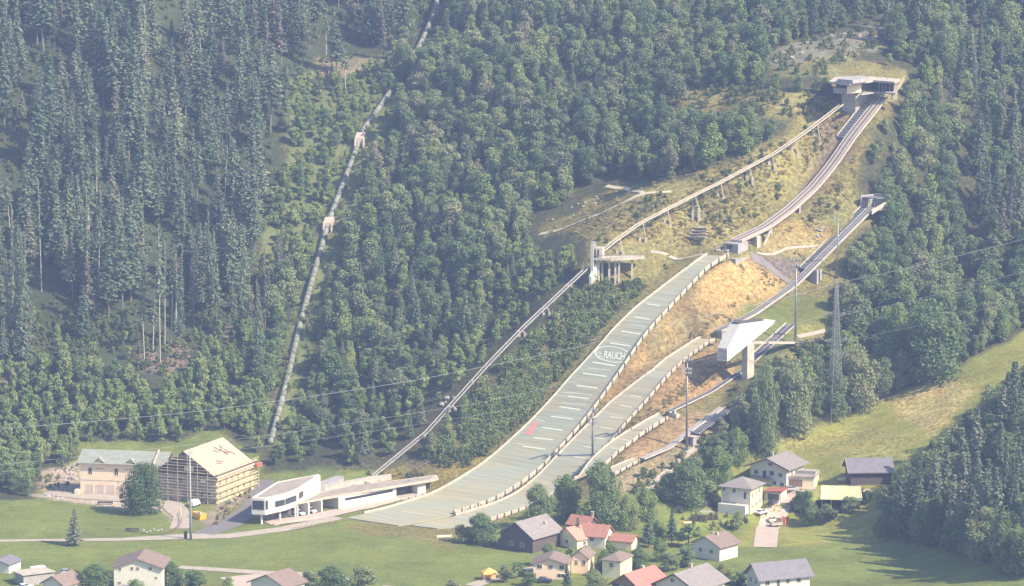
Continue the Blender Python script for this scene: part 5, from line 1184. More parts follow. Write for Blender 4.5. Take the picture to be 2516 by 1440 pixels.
# trailer, bins and benches
def trailer(px, py, rz, label, body='concrete', L=3.6, H=1.5):
    r = empty('trailer', P(px, py), rz); tag(r, label, 'trailer'); MB().box(-L/2, -.9, .5, L/2, .9, .62).build('chassis', 'steel', r)
    mb = MB(); mb.box(-L/2, -.9, .62, L/2, -.82, H).box(-L/2, .82, .62, L/2, .9, H).box(-L/2, -.82, .62, -L/2+.08, .82, H).box(L/2-.08, -.82, .62, L/2, .82, H); mb.build('side_boards', body, r)
    for y in (-.95, .95): MB().bar((0, y-.1, .34), (0, y+.1, .34), .34, .34, 12).build('wheel', 'rubber', r)
    MB().bar((L/2, 0, .5), (L/2+1.2, 0, .42), .05).build('drawbar', 'steel', r)
    mb = MB()
    for k in range(12): x = random.uniform(-L/2+.3, L/2-.3); mb.bar((x, random.uniform(-.6, .6), 1.0), (x+random.uniform(-.4, .4), random.uniform(-.6, .6), H+random.uniform(0, .5)), .14)
    mb.build('load', 'wood', r)
trailer(1907, 1294, .3, 'loaded trailer with pale boards at the roadside below the villa'); trailer(1896, 1284, .5, 'smaller pale trailer left of the loaded one', 'white', 2.6, 1.3)
r = empty('timber_stack', P(1930, 1290), .15); tag(r, 'upright reddish boards stacked at the right of the trailers', 'timber')
for k in range(5): MB().box(-1.4+k*.56, -.4, -.3, -1.05+k*.56, .4, 2.5+.2*(k % 2)).build('board_bundle', 'orangepaint' if k % 2 == 0 else 'wood', r)
def garden_fence(name, label, pts, h, m, sp=1.1, slat=.14, rails=True, cat='fence'):
    W3 = [Vector(P(*p)) for p in pts]; r = empty(name, W3[0]); tag(r, label, cat); mb = MB(); rb = MB(); acc = 0
    for i in range(len(W3)-1):
        d = W3[i+1]-W3[i]; L_ = d.length
        while acc < L_:
            p = W3[i]+d.normalized()*acc; gz_ = hard_ground(p.x, p.y); mb.bar((p.x, p.y, gz_-.4), (p.x, p.y, gz_+h), slat); acc += sp
        acc -= L_
        if rails: rb.bar(W3[i]+Vector((0, 0, h*.8)), W3[i+1]+Vector((0, 0, h*.8)), .05, .06)
    wb(mb, 'pickets', m, r)
    if rails: wb(rb, 'rail', m, r)
for pts, lab in [([(1658,1262),(1684,1250)], 'short dark slatted fence at the top left of the garden'), ([(1722,1252),(1750,1245)], 'dark slatted screen in the upper garden'), ([(1694,1284),(1716,1278),(1724,1284)], 'dark slatted screen beside the pergola'), ([(1728,1280),(1765,1277)], 'dark slatted screen right of the pergola')]:
    garden_fence('garden_screen', lab, pts, 1.9, 'darkwood', .75, .17)
garden_fence('meadow_fence', 'low post fence curving round the meadow edge beside the gravel road', [(402,1312),(425,1308),(441,1298),(446,1280),(441,1262)], 1.2, 'wood', 2.2, .1)
garden_fence('roadside_fence', 'thin post fence along the upper edge of the outrun field', [(720,1304),(800,1290),(860,1279)], 1.0, 'wood', 2.4, .09)
garden_fence('boundary_fence', 'pale rail fence rising beside the lowest track', [(1600,1206),(1650,1162),(1700,1118),(1755,1078)], 1.2, 'palewood', 2.0, .09)
garden_fence('boundary_fence', 'wire fence along the garden top above the screens', [(1640,1232),(1700,1205),(1765,1185)], 1.3, 'steel', 2.0, .07)
pg = empty('pergola', P(1735, 1275), .2); tag(pg, 'small grey roofed pergola in the sloping garden', 'pergola')
MB().box(-1.9, -1.3, 2.2, 1.9, 1.3, 2.35).build('roof', 'greyconc', pg)
for x in (-1.7, 1.7):
    for y in (-1.1, 1.1): MB().box(x-.07, y-.07, -.5, x+.07, y+.07, 2.2).build('post', 'darkwood', pg)
def bench(px, py, label, rz=0, L=2.4, name='bench', m='wood'):
    r = empty(name, P(px, py), rz); tag(r, label, 'bench'); MB().box(-L/2, -.3, .42, L/2, .3, .5).build('seat', m, r); MB().box(-L/2, .3, .5, L/2, .36, 1.0).build('backrest', m, r)
    for x in (-L/2+.2, L/2-.2): MB().box(x-.06, -.28, -.3, x+.06, .28, .42).build('leg', m, r)
bench(1690, 1289, 'pale garden lounger on the grass below the slatted screens', .2, 2.6, m='palewood'); bench(258, 1240, 'long dark bench at the edge of the gravel yard', -.05, 5.0, m='darkwood'); bench(325, 1306, 'long dark plank bench beside the white boulders', 0, 4.2, m='darkwood')
for k, (px, py) in enumerate([(352,1303),(360,1308),(368,1306),(378,1301),(388,1304),(397,1302)]):
    g = P(px, py); o = bpy.data.objects.new('white_stone', ROCK[k % 4]); sc.collection.objects.link(o); o.location = g; o.scale = (.5, .45, .5); tag(o, 'pale round stone in the row beside the plank bench', 'boulder', 'pale stones beside the plank bench')
pl = empty('signboard', P(444, 1280), .2); tag(pl, 'tall thin pale post at the bend of the track', 'post'); MB().bar((0,0,-.5),(0,0,5.0),.12).build('pole', 'palewood', pl); MB().box(-.2,-.12,4.4,.2,-.08,5.0).build('plate', 'concrete', pl)
bn_ = empty('litter_bin', P(456, 1324), 0); tag(bn_, 'dark cylindrical bin at the foot of the concrete lamp mast', 'bin'); MB().cone((0,0,-.2),(0,0,2.3),.5,.55,12).build('drum', 'darksteel', bn_); MB().cone((0,0,2.3),(0,0,2.5),.6,.5,12).build('lid', 'steel', bn_)
wallo = MB().prism([tuple(fp(2, -3.2)), tuple(fp(21, -4.6)), tuple(fp(21, -5.0)), tuple(fp(2, -3.6))], 0, .5).build('garden_wall', 'paving'); tag(wallo, 'low pinkish kerb wall along the forecourt of the flat roofed building', 'wall')
g = empty('goal_frame', P(1092, 1324), .25); tag(g, 'pale rail barrier at the corner of the outrun field', 'barrier')
for x in (-2.2, 2.2): MB().box(x-.07,-.07,-.3,x+.07,.07,1.4).build('post', 'mark', g)
MB().box(-2.2,-.06,.5,2.2,.06,1.2).build('panel', 'mark', g)
# team shelter near the third slope and control cabinet
r = empty('service_hut', P(1700, 1090), -.7); tag(r, 'small grey service hut beside the floodlight by the lowest inrun', 'hut'); MB().box(-1.4,-1.2,-1.5,1.4,1.2,2.3).build('wall', 'greyconc', r); MB().box(-1.7,-1.5,2.3,1.7,1.5,2.5).build('roof', 'concrete', r); MB().box(-.4,-1.25,.1,.4,-1.205,1.9).build('door', 'darksteel', r)
r = empty('service_hut', P(1960, 850), 0); tag(r, 'tiny dark cabinet at the foot of the tallest floodlight', 'cabinet'); MB().box(-.2,-.9,-1,1.6,.9,1.7).build('cabinet_body', 'darksteel', r); MB().box(-.3,-1,1.7,1.7,1,1.8).build('lid', 'steel', r)
r = empty('service_hut', P(1772, 826), -.8); tag(r, 'little control hut at the foot of the second inrun', 'hut'); MB().box(-1.2,-1,-1,1.2,1,2.2).build('wall', 'greyconc', r); MB().box(-1.4,-1.2,2.2,1.4,1.2,2.35).build('roof', 'concrete', r)
r = empty('service_hut', P(1655, 1022), -.8); tag(r, 'low control platform where the short landing slope begins', 'hut'); MB().box(-2,-.8,-1,2,.8,.9).build('base', 'concrete', r); MB().box(-.8,-.5,.9,.8,.5,1.9).build('cabin', 'greyconc', r)
# ------------------------------------------------------------ trees
def leaf_quads(centres, normals, size, rng, elong=1.0):
    n = len(centres); nr = normals+rng.normal(0, .75, (n, 3)); nr /= np.linalg.norm(nr, axis=1)[:, None]+1e-9
    t = np.cross(nr, rng.normal(0, 1, (n, 3))); t /= np.linalg.norm(t, axis=1)[:, None]+1e-9; b = np.cross(nr, t)
    s = (size*rng.uniform(.6, 1.35, n))[:, None]
    bend = nr*s*rng.uniform(-.3, .3, n)[:, None]
    v = np.stack([centres-t*s*elong-b*s*.3, centres-b*s*.75+bend, centres+t*s*elong+b*s*.25, centres+b*s*.8-bend], 1)
    return v.reshape(-1, 3)
def quads_mesh(name, v, matn):
    n = len(v)//4; me = bpy.data.meshes.new(name); me.vertices.add(len(v)); me.vertices.foreach_set('co', v.astype(np.float32).ravel())
    me.loops.add(n*4); me.loops.foreach_set('vertex_index', np.arange(n*4, dtype=np.int32)); me.polygons.add(n)
    me.polygons.foreach_set('loop_start', np.arange(0, n*4, 4, dtype=np.int32)); me.polygons.foreach_set('loop_total', np.full(n, 4, np.int32)); me.update(calc_edges=True)
    me.materials.append(M[matn]); return me
def crown_broad(seed, H=11., R=3.3, base=.18, n=1500, leaf=.36, matn='broad', lobes=13, name='crown', rnd=False):
    """unit: metres; irregular lobed crown"""
    g = np.random.default_rng(seed); L = []
    for i in range(lobes):
        h = g.uniform(0, 1); z = H*(base+(.93-base)*h); env = R*(.35+1.0*math.sin(math.pi*min(1, (.18+.78*h)))**.8)*.62
        if rnd: env = R*.82*math.sqrt(max(0, 1-(1.75*h-.8)**2))
        a = g.uniform(0, 6.28); rr = env*g.uniform(.25, 1.0); r = R*g.uniform(.28, .5)*(1.1-.4*h)
        L.append((math.cos(a)*rr, math.sin(a)*rr, z-r*.3, r))
    L.append((0, 0, H*.55, R*.55)); L.append((g.uniform(-.4, .4), g.uniform(-.4, .4), H*.86, R*.34))
    wgt = np.array([l[3]**2 for l in L]); wgt /= wgt.sum(); pts = []; nrm = []
    for (x, y, z, r), w_ in zip(L, wgt):
        k = max(12, int(n*w_)); d = g.normal(0, 1, (k, 3)); d /= np.linalg.norm(d, axis=1)[:, None]; rad = r*(g.uniform(.72, 1.08, k))
        rad[g.random(k) < .2] *= 1.28; p = d*rad[:, None]*np.array([1, 1, 1.05])+np.array([x, y, z]); pts.append(p); nrm.append(d*.8+np.array([0, 0, .35]))
    pts = np.concatenate(pts); nrm = np.concatenate(nrm); 
    return quads_mesh(name, leaf_quads(pts, nrm, leaf, g), matn)
def trunk_mesh(seed, H, r, frac, matn, limbs=0, name='trunk'):
    g = random.Random(seed); mb = MB(); lean = (g.uniform(-.03, .03)*H, g.uniform(-.03, .03)*H)
    mb.cone((0, 0, -1.5), (lean[0]*.5, lean[1]*.5, H*frac*.5), r, r*.75, 7); mb.cone((lean[0]*.5, lean[1]*.5, H*frac*.5), (*lean, H*frac), r*.75, r*.3, 7)
    for k in range(limbs):
        t = g.uniform(.35, .9); a = g.uniform(0, 6.28); p = Vector((lean[0]*t, lean[1]*t, H*frac*t)); mb.cone(p, p+Vector((math.cos(a), math.sin(a), 1.1))*H*.16, r*.4, r*.12, 5)
    m = mb.mesh(name); m.materials.append(M[matn]); return m
def crown_conif(seed, H=24., R=2.3, base=.25, whorls=26, per=9, sparse=0., matn='conif', leaf=.3, name='crown'):
    g = np.random.default_rng(seed); C = []; Nn = []; S = []
    for i in range(whorls):
        t = (i+.5)/whorls; z0 = H*(base+(1-base)*t**.92); env = R*(1-t)**.8*(.55+.45*min(1, (t+.12)*5)); 
        k = max(3, int(per*(1-.55*t)))
        for j in range(k):
            if g.random() < sparse: continue
            a = g.uniform(0, 6.28); ln = max(.25, env*g.uniform(.65, 1.15)); steps = max(2, int(ln/.42)); 
            for q in range(steps):
                f = (q+.6)/steps; rr = ln*f; z = z0-rr*.38+max(0, f-.7)*.5*ln*.4+g.normal(0, .05)
                for _ in range(2):
                    C.append((math.cos(a)*rr+g.normal(0, .13), math.sin(a)*rr+g.normal(0, .13), z+g.normal(0, .1))); Nn.append((math.cos(a)*.55, math.sin(a)*.55, .9)); S.append(leaf*(1.15-.35*f))
    C = np.array(C); Nn = np.array(Nn); S = np.array(S)
    return quads_mesh(name, leaf_quads(C, Nn, S, g, 1.15), matn)
def bare_branches(seed, H, r0, r1, n, matn='greybark', name='bare_branches', L0=.9):
    g = random.Random(seed); mb = MB()
    for k in range(n):
        z = H*g.uniform(r0, r1); a = g.uniform(0, 6.28); L_ = L0*g.uniform(.4, 1.5)*(1.1-z/H); mb.bar((0, 0, z), (math.cos(a)*L_, math.sin(a)*L_, z-L_*.35), .035)
    m = mb.mesh(name); m.materials.append(M[matn]); return m
PROTO = {}
def proto(kind, key, H, R, meshes): PROTO.setdefault(kind, []).append(dict(key=key, H=H, R=R, meshes=meshes))
for i in range(5): H = 11+i*.6; proto('broad', 'b%d' % i, H, 3.5, [crown_broad(100+i, H, 3.5+.25*(i % 3), .12, 3000, .31, 'fresh' if i == 3 else 'dusky' if i == 4 else 'broad', 11+i, rnd=i % 2 == 0), trunk_mesh(i, H, .2, .6, 'bark', 4)])
for i in range(4): H = 15+i; proto('tall', 't%d' % i, H, 4.2, [crown_broad(200+i, H, 4.0+.3*i, .2, 4200, .31, 'broad', 18), trunk_mesh(20+i, H, .24, .75, 'bark', 5)])
for i in range(3): H = 6.5; proto('young', 'y%d' % i, H, 1.7, [crown_broad(300+i, H, 1.7, .08, 700, .26, 'fresh', 9), trunk_mesh(30+i, H, .1, .6, 'bark', 0)])
for i in range(4): H = 27+i; proto('conif', 'c%d' % i, H, 3.4, [crown_conif(400+i, H, 3.9, .10+.05*i, 34, 15, .06, leaf=.40), trunk_mesh(40+i, H, .26, .96, 'greybark')])
for i in range(4): H = 28+i; proto('sparse', 's%d' % i, H, 3.0, [crown_conif(500+i, H, 3.5, .17+.06*i, 28, 12, .12, leaf=.40), trunk_mesh(50+i, H, .27, .98, 'greybark'), bare_branches(50+i, H, .2, .9, 60)])
for i in range(2): H = 26+i; proto('dry', 'd%d' % i, H, 2.6, [crown_conif(600+i, H, 3.1, .22, 24, 10, .25, 'dead', .30), trunk_mesh(60+i, H, .25, .98, 'greybark'), bare_branches(60+i, H, .15, .95, 90)])
for i in range(2): H = 28+i; proto('pole', 'p%d' % i, H, 2.2, [crown_conif(700+i, H, 2.6, .5, 18, 9, .2, leaf=.36), trunk_mesh(70+i, H, .25, .98, 'palebark'), bare_branches(70+i, H, .35, .6, 26)])
PNAMES = ['crown', 'trunk', 'bare_branches']
def place_tree(kind, i, loc, s, rz, label, cat, group, name, sxy=1.0, parts=True):
    pr = PROTO[kind][i % len(PROTO[kind])]
    r = bpy.data.objects.new(name, None); sc.collection.objects.link(r); r.location = loc; r.rotation_euler = (math.sin(loc[0]*3.1)*.035, math.cos(loc[1]*2.7)*.035, rz); r.scale = (s*sxy, s*sxy, s); r.empty_display_size = .5
    tag(r, label, cat, group)
    for nm, me in zip(PNAMES, pr['meshes']): o = bpy.data.objects.new(nm, me); sc.collection.objects.link(o); o.parent = r
    return r

# picture-plane survey of where canopy may stand
def poly_line(L, w):
    return [(x-w, y) for x, y in L]+[(x+w, y) for x, y in L[::-1]]
CLEAR = [JUMP, [(1310,595),(1310,545),(1480,435),(1670,445),(1660,500),(1450,600)], [(1120,1060),(1200,960),(1340,800),(1425,715),(1440,600),(1600,700),(1550,750),(1470,820),(1290,1030),(1200,1115),(1080,1130)], [(1640,225),(1760,215),(2050,240),(2030,285),(1900,285),(1750,270),(1650,245)], [(1890,130),(1960,100),(2120,55),(2190,50),(2180,110),(2080,150),(2040,190),(1890,175)],
    poly_line([(1450,640),(1290,800),(1200,893),(1047,1062),(910,1175)], 17), poly_line([(1082,-40),(1063,60),(1026,125)], 17), poly_line([(965,230),(893,335),(850,450),(813,550),(770,700),(740,810),(705,960),(665,1100)], 21),
    [(2055,175),(2100,125),(2110,125),(2130,175)], [(330,850),(450,835),(480,885),(400,915),(330,915)], [(1985,575),(2075,520),(2080,690),(1985,700)]]
BELT = [[(700,190),(1000,130),(1040,90),(1300,70),(1480,100),(1650,160),(1640,190),(1480,140),(1300,115),(1080,140),(960,200),(900,330),(860,420),(800,500),(760,600),(640,720),(640,560),(720,400),(700,300)],
    [(1080,830),(1250,850),(1180,960),(1100,1060),(940,1130),(850,1130),(1000,980)], [(900,220),(1010,215),(960,330),(900,480),(860,600),(820,760),(780,900),(740,1100),(640,1100),(660,960),(700,800),(730,680),(770,550),(840,340)],
    [(1250,600),(1440,580),(1430,700),(1300,790),(1200,880),(1150,850)]]
CONIF = [(-80,-200),(1010,-200),(1000,100),(960,140),(880,190),(780,190),(700,180),(690,300),(700,420),(640,560),(610,700),(600,760),(600,930),(440,930),(-80,900)]
LOW = [(-80,905),(300,925),(620,920),(660,1000),(655,1130),(520,1050),(440,1085),(190,1088),(190,1135),(80,1170),(-80,1200)]
CONIF2 = [(2300,200),(2600,200),(2600,640),(2380,640),(2340,420)]
FG = [(2560,870),(2480,905),(2400,985),(2320,1060),(2240,1130),(2180,1180),(2160,1320),(2240,1345),(2560,1440)]
BND = [(-150,1150),(80,1225),(90,1160),(190,1130),(190,1085),(440,1085),(525,1045),(630,1110),(655,1165),(780,1152),(930,1155),(1060,1135),(1200,1120),(1300,1240),(1500,1210),(1560,1215),(1640,1215),(1760,1180),(1838,1132),(1960,1064),(2050,1030),(2280,936),(2530,812),(2700,760)]
BX = [p[0] for p in BND]; BY = [p[1] for p in BND]
def allowed(px, py):
    ok = py < np.interp(px, BX, BY)
    for c in CLEAR: ok &= ~pip(px, py, c)
    return ok
fgm = lambda px, py: pip(px, py, FG)
def scatter(y0, y1, dx, seed):
    g = np.random.default_rng(seed); xs = np.arange(-250, 250, dx); ys = np.arange(y0, y1, dx*1.05); a, b = np.meshgrid(xs, ys)
    a = a+g.uniform(-.48, .48, a.shape)*dx; b = b+g.uniform(-.48, .48, b.shape)*dx; return a.ravel(), b.ravel()
TREES = []    # kind, x, y, z, scale, rz, sxy, px, py, hpx
def consider(x, y, kinds_fn, seed):
    g = np.random.default_rng(seed); z = terr(x, y); px, py = PROJ(x, y, z)
    m = (px > -90) & (px < 2610) & (py > -260) & (py < 1460); x, y, z, px, py = x[m], y[m], z[m], px[m], py[m]
    for i in range(len(x)):
        k = kinds_fn(px[i], py[i], g, x[i], y[i])
        if not k: continue
        kind, s, sxy = k; H = PROTO[kind][0]['H']*s; R = PROTO[kind][0]['R']*s*sxy; hp = H*7.0/ (y[i]/1000)*1.13; wp = R*7.3/(y[i]/1000)
        infg = bool(fgm(np.array([px[i]]), np.array([py[i]]))[0])
        tx = np.array([px[i], px[i], px[i]-wp*.7, px[i]+wp*.7, px[i]]); ty = np.array([py[i], py[i]-hp*.45, py[i]-hp*.5, py[i]-hp*.5, py[i]-hp*.93])
        if infg:
            if not (fgm(tx, ty)[[0, 1, 4]].all() or (py[i]-hp > np.interp(px[i], [2160, 2240, 2320, 2400, 2480, 2560], [1185, 1125, 1055, 980, 900, 860]))): continue
            if py[i]-hp < np.interp(px[i], [2160, 2240, 2320, 2400, 2480, 2560], [1180, 1118, 1045, 965, 880, 830]): continue
        else:
            tyy = np.maximum(ty, -390)
            if not allowed(tx, ty).all(): continue
        TREES.append((kind, x[i], y[i], z[i], s, g.uniform(0, 6.28), sxy, px[i], py[i], hp))
def kinds(px, py, g, x, y):
    a = np.array([px]); b = np.array([py]); r = g.random()
    if fgm(a, b)[0]:
        return ('conif', g.uniform(.75, 1.0), g.uniform(1.0, 1.35)) if r < .42 else ('tall', g.uniform(.8, 1.15), g.uniform(.9, 1.2))
    if pip(a, b, LOW)[0]:
        if py < 960 and r < .25: return ('broad', g.uniform(.5, .8), 1)
        return ('young', g.uniform(.8, 1.5), g.uniform(.9, 1.3))
    if pip(a, b, CONIF)[0]:
        if py > 780 and px > 60 and py < 930 and r < .6: return ('young', g.uniform(.6, 1.0), 1.1) if r < .3 else None
        edge = px > 560
        if vnoise(x, y, 13, 52) < .29 or g.random() < .30: return None
        if r < .40: return ('sparse', g.uniform(.5, 1.22), g.uniform(1.15, 1.6))
        if r < .68: return ('conif', g.uniform(.4, 1.2), g.uniform(1.15, 1.5))
        if r < (.76 if not edge else .86): return ('dry', g.uniform(.6, 1.05), g.uniform(1.1, 1.5))
        if r < .84: return ('pole', g.uniform(.7, 1.05), 1.3)
        return None
    if pip(a, b, CONIF2)[0] and r < .35: return ('conif', g.uniform(.6, .95), g.uniform(.9, 1.2)) if r < .2 else ('dry', g.uniform(.6, .9), 1.1)
    if py < 120 and r < .2 and px > 1900: return ('conif', g.uniform(.6, .8), 1)
    for q, B_ in enumerate(BELT):
        if pip(a, b, B_)[0]:
            if r < .12: return None
            if r < .80 or q == 2: return ('young', g.uniform(.55, 1.25), g.uniform(1.0, 1.5))
            return ('broad', g.uniform(.4, .75), g.uniform(1, 1.3)) if r < .93 else ('conif', g.uniform(.3, .5), g.uniform(1.1, 1.5))
    if vnoise(x, y, 14, 33) < .2: return ('young', g.uniform(.5, 1.1), 1.3) if r < .5 else None
    if px > 560 and px < 760 and r < .2: return ('dry', g.uniform(.5, .8), 1)
    if px > 1850 and r < .35: return ('tall', g.uniform(.75, 1.15), g.uniform(.85, 1.15))
    if 700 < px < 1900 and py < 700 and r < .12: return ('tall', g.uniform(.7, .95), g.uniform(.9, 1.2))
    if r < (.20 if 850 < px < 1400 and py > 420 else .07): return ('conif', g.uniform(.32, .62), g.uniform(1.0, 1.4))
    if r > .88: return ('young', g.uniform(.8, 1.5), g.uniform(1, 1.4))
    if py > 1000 and px < 1300: return ('broad', g.uniform(.5, .85), g.uniform(.95, 1.25))
    return ('broad', g.uniform(.45, 1.3), g.uniform(.85, 1.3))
sx_, sy_ = scatter(850, 1420, 5.8, 3); consider(sx_, sy_, kinds, 4)
def kinds_low(px, py, g, x, y):
    a = np.array([px]); b = np.array([py])
    if pip(a, b, LOW)[0]: return ('young', g.uniform(.6, 1.3), g.uniform(.9, 1.3))
    if fgm(a, b)[0] and g.random() < .5: return ('broad', g.uniform(.5, .9), 1.1)
    if any(pip(a, b, B_)[0] for B_ in BELT): return ('young', g.uniform(.4, .9), 1.3) if g.random() < .7 else None
    if not pip(a, b, CONIF)[0] and g.random() < .55 and vnoise(x, y, 14, 33) > .2: return ('broad', g.uniform(.35, .65), g.uniform(1, 1.3))
    return None
sx_, sy_ = scatter(850, 1330, 4.4, 5); consider(sx_, sy_, kinds_low, 6)
print('trees', len(TREES))
# names for the part of the wood a tree stands in
def region(px, py):
    col = ', far right' if px > 2400 else ', right part' if px > 2280 else ', left part'
    if py > 1150 and px > 2100 or (px > 2150 and py > 960 and py > np.interp(px, [2150, 2530], [1180, 860])): return 'in the near wood at lower right'+col+(' top' if py < 1120 else ' middle' if py < 1230 else ' foot')
    if px < 620:
        c = 'far left' if px < 210 else 'middle left' if px < 420 else 'inner left'
        return ('at the very top of the %s slope' if py < 130 else 'high on the %s slope' if py < 300 else 'halfway up the %s slope' if py < 460 else 'midway down the %s slope' if py < 620 else 'low on the %s slope' if py < 930 else 'in the young belt above the peach house, %s side') % c
    if px < 900: return 'beside the penstock pipe, '+('above the upper anchor block' if py < 330 else 'between the anchor blocks' if py < 560 else 'along its lower run, upper half' if py < 800 else 'along its lower run, lower half')
    if px < 1250: return 'between the pipe and the lift rail, '+('near the top edge' if py < 250 else 'upper part' if py < 500 else 'middle part' if py < 800 else 'lower part')+(', left side' if px < 1070 else ', right side')
    if px < 1480: return 'left of the lift station, '+('near the top edge' if py < 200 else 'above the footpath' if py < 480 else 'below the footpath')
    if px < 2080 and py < 480: return 'above the upper lift rail, '+('near the top edge' if py < 150 else 'left half' if px < 1720 else 'right half')
    if px < 2080: return 'between the pylon and the lowest inrun'
    return 'right of the start house, '+('near the top edge' if py < 200 else 'beside the long inrun' if py < 480 else 'behind the pylon' if py < 800 else 'along the meadow edge')+col
LOOK = {'broad': ('rounded green broadleaf tree', 'broadleaf_tree', 'broadleaf tree'), 'tall': ('tall lobed broadleaf tree', 'broadleaf_tree', 'broadleaf tree'), 'young': ('bright green young tree', 'broadleaf_tree', 'broadleaf tree'),
    'conif': ('dense dark spruce', 'spruce_tree', 'spruce'), 'sparse': ('thin crowned tall spruce', 'spruce_tree', 'spruce'), 'dry': ('greyish dry spruce', 'spruce_tree', 'spruce'), 'pole': ('bare trunked spruce', 'spruce_tree', 'spruce')}
con = [t for t in TREES if t[0] in ('conif', 'sparse', 'dry', 'pole')]; bro = [t for t in TREES if t[0] in ('broad', 'tall', 'young')]
rest = []
for lst, cap in ((con, 270), (bro, 270)):
    lst.sort(key=lambda t: -(t[9]*(1 if t[8] > 20 else .3)+max(0, t[8])*.06)); 
    for t in lst[:cap]:
        kind, x, y, z, s, rz, sxy, px, py, hp = t; lk = LOOK[kind]; rg = region(px, py-hp*.5)
        place_tree(kind, int(x*7+y*3) % 5, (x, y, z), s, rz, '%s %s' % (lk[0], rg), lk[2], '%ss %s' % (lk[0], rg), lk[1], sxy)
    rest += lst[cap:]
# the rest of the wood: one object of points carrying tree instances
def join_proto(pr, name):
    vs = []; fs = []; mi = []; b = 0; me = bpy.data.meshes.new(name)
    for k, m in enumerate(pr['meshes']):
        co = np.zeros(len(m.vertices)*3, np.float32); m.vertices.foreach_get('co', co); vs.append(co.reshape(-1, 3))
        for p in m.polygons: fs.append([b+v for v in p.vertices]); mi.append(k)
        b += len(m.vertices); me.materials.append(m.materials[0])
    me.from_pydata(np.concatenate(vs).tolist(), [], fs); me.polygons.foreach_set('material_index', mi); me.update(); return bpy.data.objects.new(name, me)
def stuff_instances(name, label, cat, objs, pts, rot, scl, idx):
    coll = bpy.data.collections.new(name+'_kinds')
    for o in objs: coll.objects.link(o)
    me = bpy.data.meshes.new(name); me.from_pydata([tuple(p) for p in pts], [], [])
    a = me.attributes.new('rot', 'FLOAT_VECTOR', 'POINT'); a.data.foreach_set('vector', np.asarray(rot, np.float32).ravel())
    a = me.attributes.new('scl', 'FLOAT_VECTOR', 'POINT'); a.data.foreach_set('vector', np.asarray(scl, np.float32).ravel())
    a = me.attributes.new('idx', 'INT', 'POINT'); a.data.foreach_set('value', np.asarray(idx, np.int32))
    ng = bpy.data.node_groups.new(name, 'GeometryNodeTree'); ng.interface.new_socket('Geometry', in_out='INPUT', socket_type='NodeSocketGeometry'); ng.interface.new_socket('Geometry', in_out='OUTPUT', socket_type='NodeSocketGeometry')
    N = ng.nodes; gi = N.new('NodeGroupInput'); go = N.new('NodeGroupOutput'); ip = N.new('GeometryNodeInstanceOnPoints'); ci = N.new('GeometryNodeCollectionInfo'); ci.inputs['Collection'].default_value = coll
    ci.inputs['Separate Children'].default_value = True; ci.inputs['Reset Children'].default_value = True; ip.inputs['Pick Instance'].default_value = True
    def at(nm, ty): n = N.new('GeometryNodeInputNamedAttribute'); n.data_type = ty; n.inputs['Name'].default_value = nm; return n.outputs['Attribute']
    L = ng.links; L.new(gi.outputs[0], ip.inputs['Points']); L.new(ci.outputs[0], ip.inputs['Instance']); L.new(at('idx', 'INT'), ip.inputs['Instance Index']); L.new(at('rot', 'FLOAT_VECTOR'), ip.inputs['Rotation']); L.new(at('scl', 'FLOAT_VECTOR'), ip.inputs['Scale']); L.new(ip.outputs[0], go.inputs[0])
    o = bpy.data.objects.new(name, me); sc.collection.objects.link(o); md = o.modifiers.new('scatter', 'NODES'); md.node_group = ng; tag(o, label, cat, None, 'stuff'); return o
for nm, lab, kinds_, cat in (('distant_spruces', 'farther spruces filling the wood behind the nearer ones', ('conif', 'sparse', 'dry', 'pole'), 'spruce wood'), ('distant_broadleaf_trees', 'farther broadleaf trees covering the slopes behind the nearer ones', ('broad', 'tall', 'young'), 'broadleaf wood')):
    objs = []; start = {}
    for k in kinds_:
        start[k] = len(objs)
        for pr in PROTO[k]: objs.append(join_proto(pr, '%02d_%s' % (len(objs), 'tree')))
    T = [t for t in rest if t[0] in kinds_]
    stuff_instances(nm, lab, cat, objs, [(t[1], t[2], t[3]) for t in T], [(math.sin(t[1]*3.1)*.035, math.cos(t[2]*2.7)*.035, t[5]) for t in T], [(t[4]*t[6], t[4]*t[6], t[4]) for t in T], [start[t[0]]+int(abs(t[1]*7+t[2]*3)) % len(PROTO[t[0]]) for t in T])

# undergrowth: shrubs and tufts
def tuft(seed, n=60, R=.9, H=.9, matn='grasst', leaf=.22):
    g = np.random.default_rng(seed); p = np.stack([g.normal(0, R*.45, n), g.normal(0, R*.45, n), np.abs(g.normal(0, H*.35, n))], 1); return quads_mesh('tuft', leaf_quads(p, np.tile([0, -.3, .8], (n, 1)), leaf, g), matn)
shr = [bpy.data.objects.new('%02d_shrub' % i, crown_broad(800+i, 2.2, 1.2, .05, 260, .22, 'shrub', 6, 'shrub')) for i in range(3)]
tuf = [bpy.data.objects.new('%02d_tuft' % (3+i), tuft(900+i)) for i in range(3)]
def blade(seed, n=70): 
    g = np.random.default_rng(seed); p = np.stack([g.normal(0, .5, n), g.normal(0, .5, n), g.uniform(.2, 2.6, n)], 1); return quads_mesh('sapling', leaf_quads(p, np.tile([.4, -.6, .5], (n, 1)), .2, g), 'fresh')
sap = [bpy.data.objects.new('%02d_sapling' % (6+i), blade(950+i)) for i in range(2)]
pts = []; idx = []; scl = []; rot = []
g = np.random.default_rng(77)
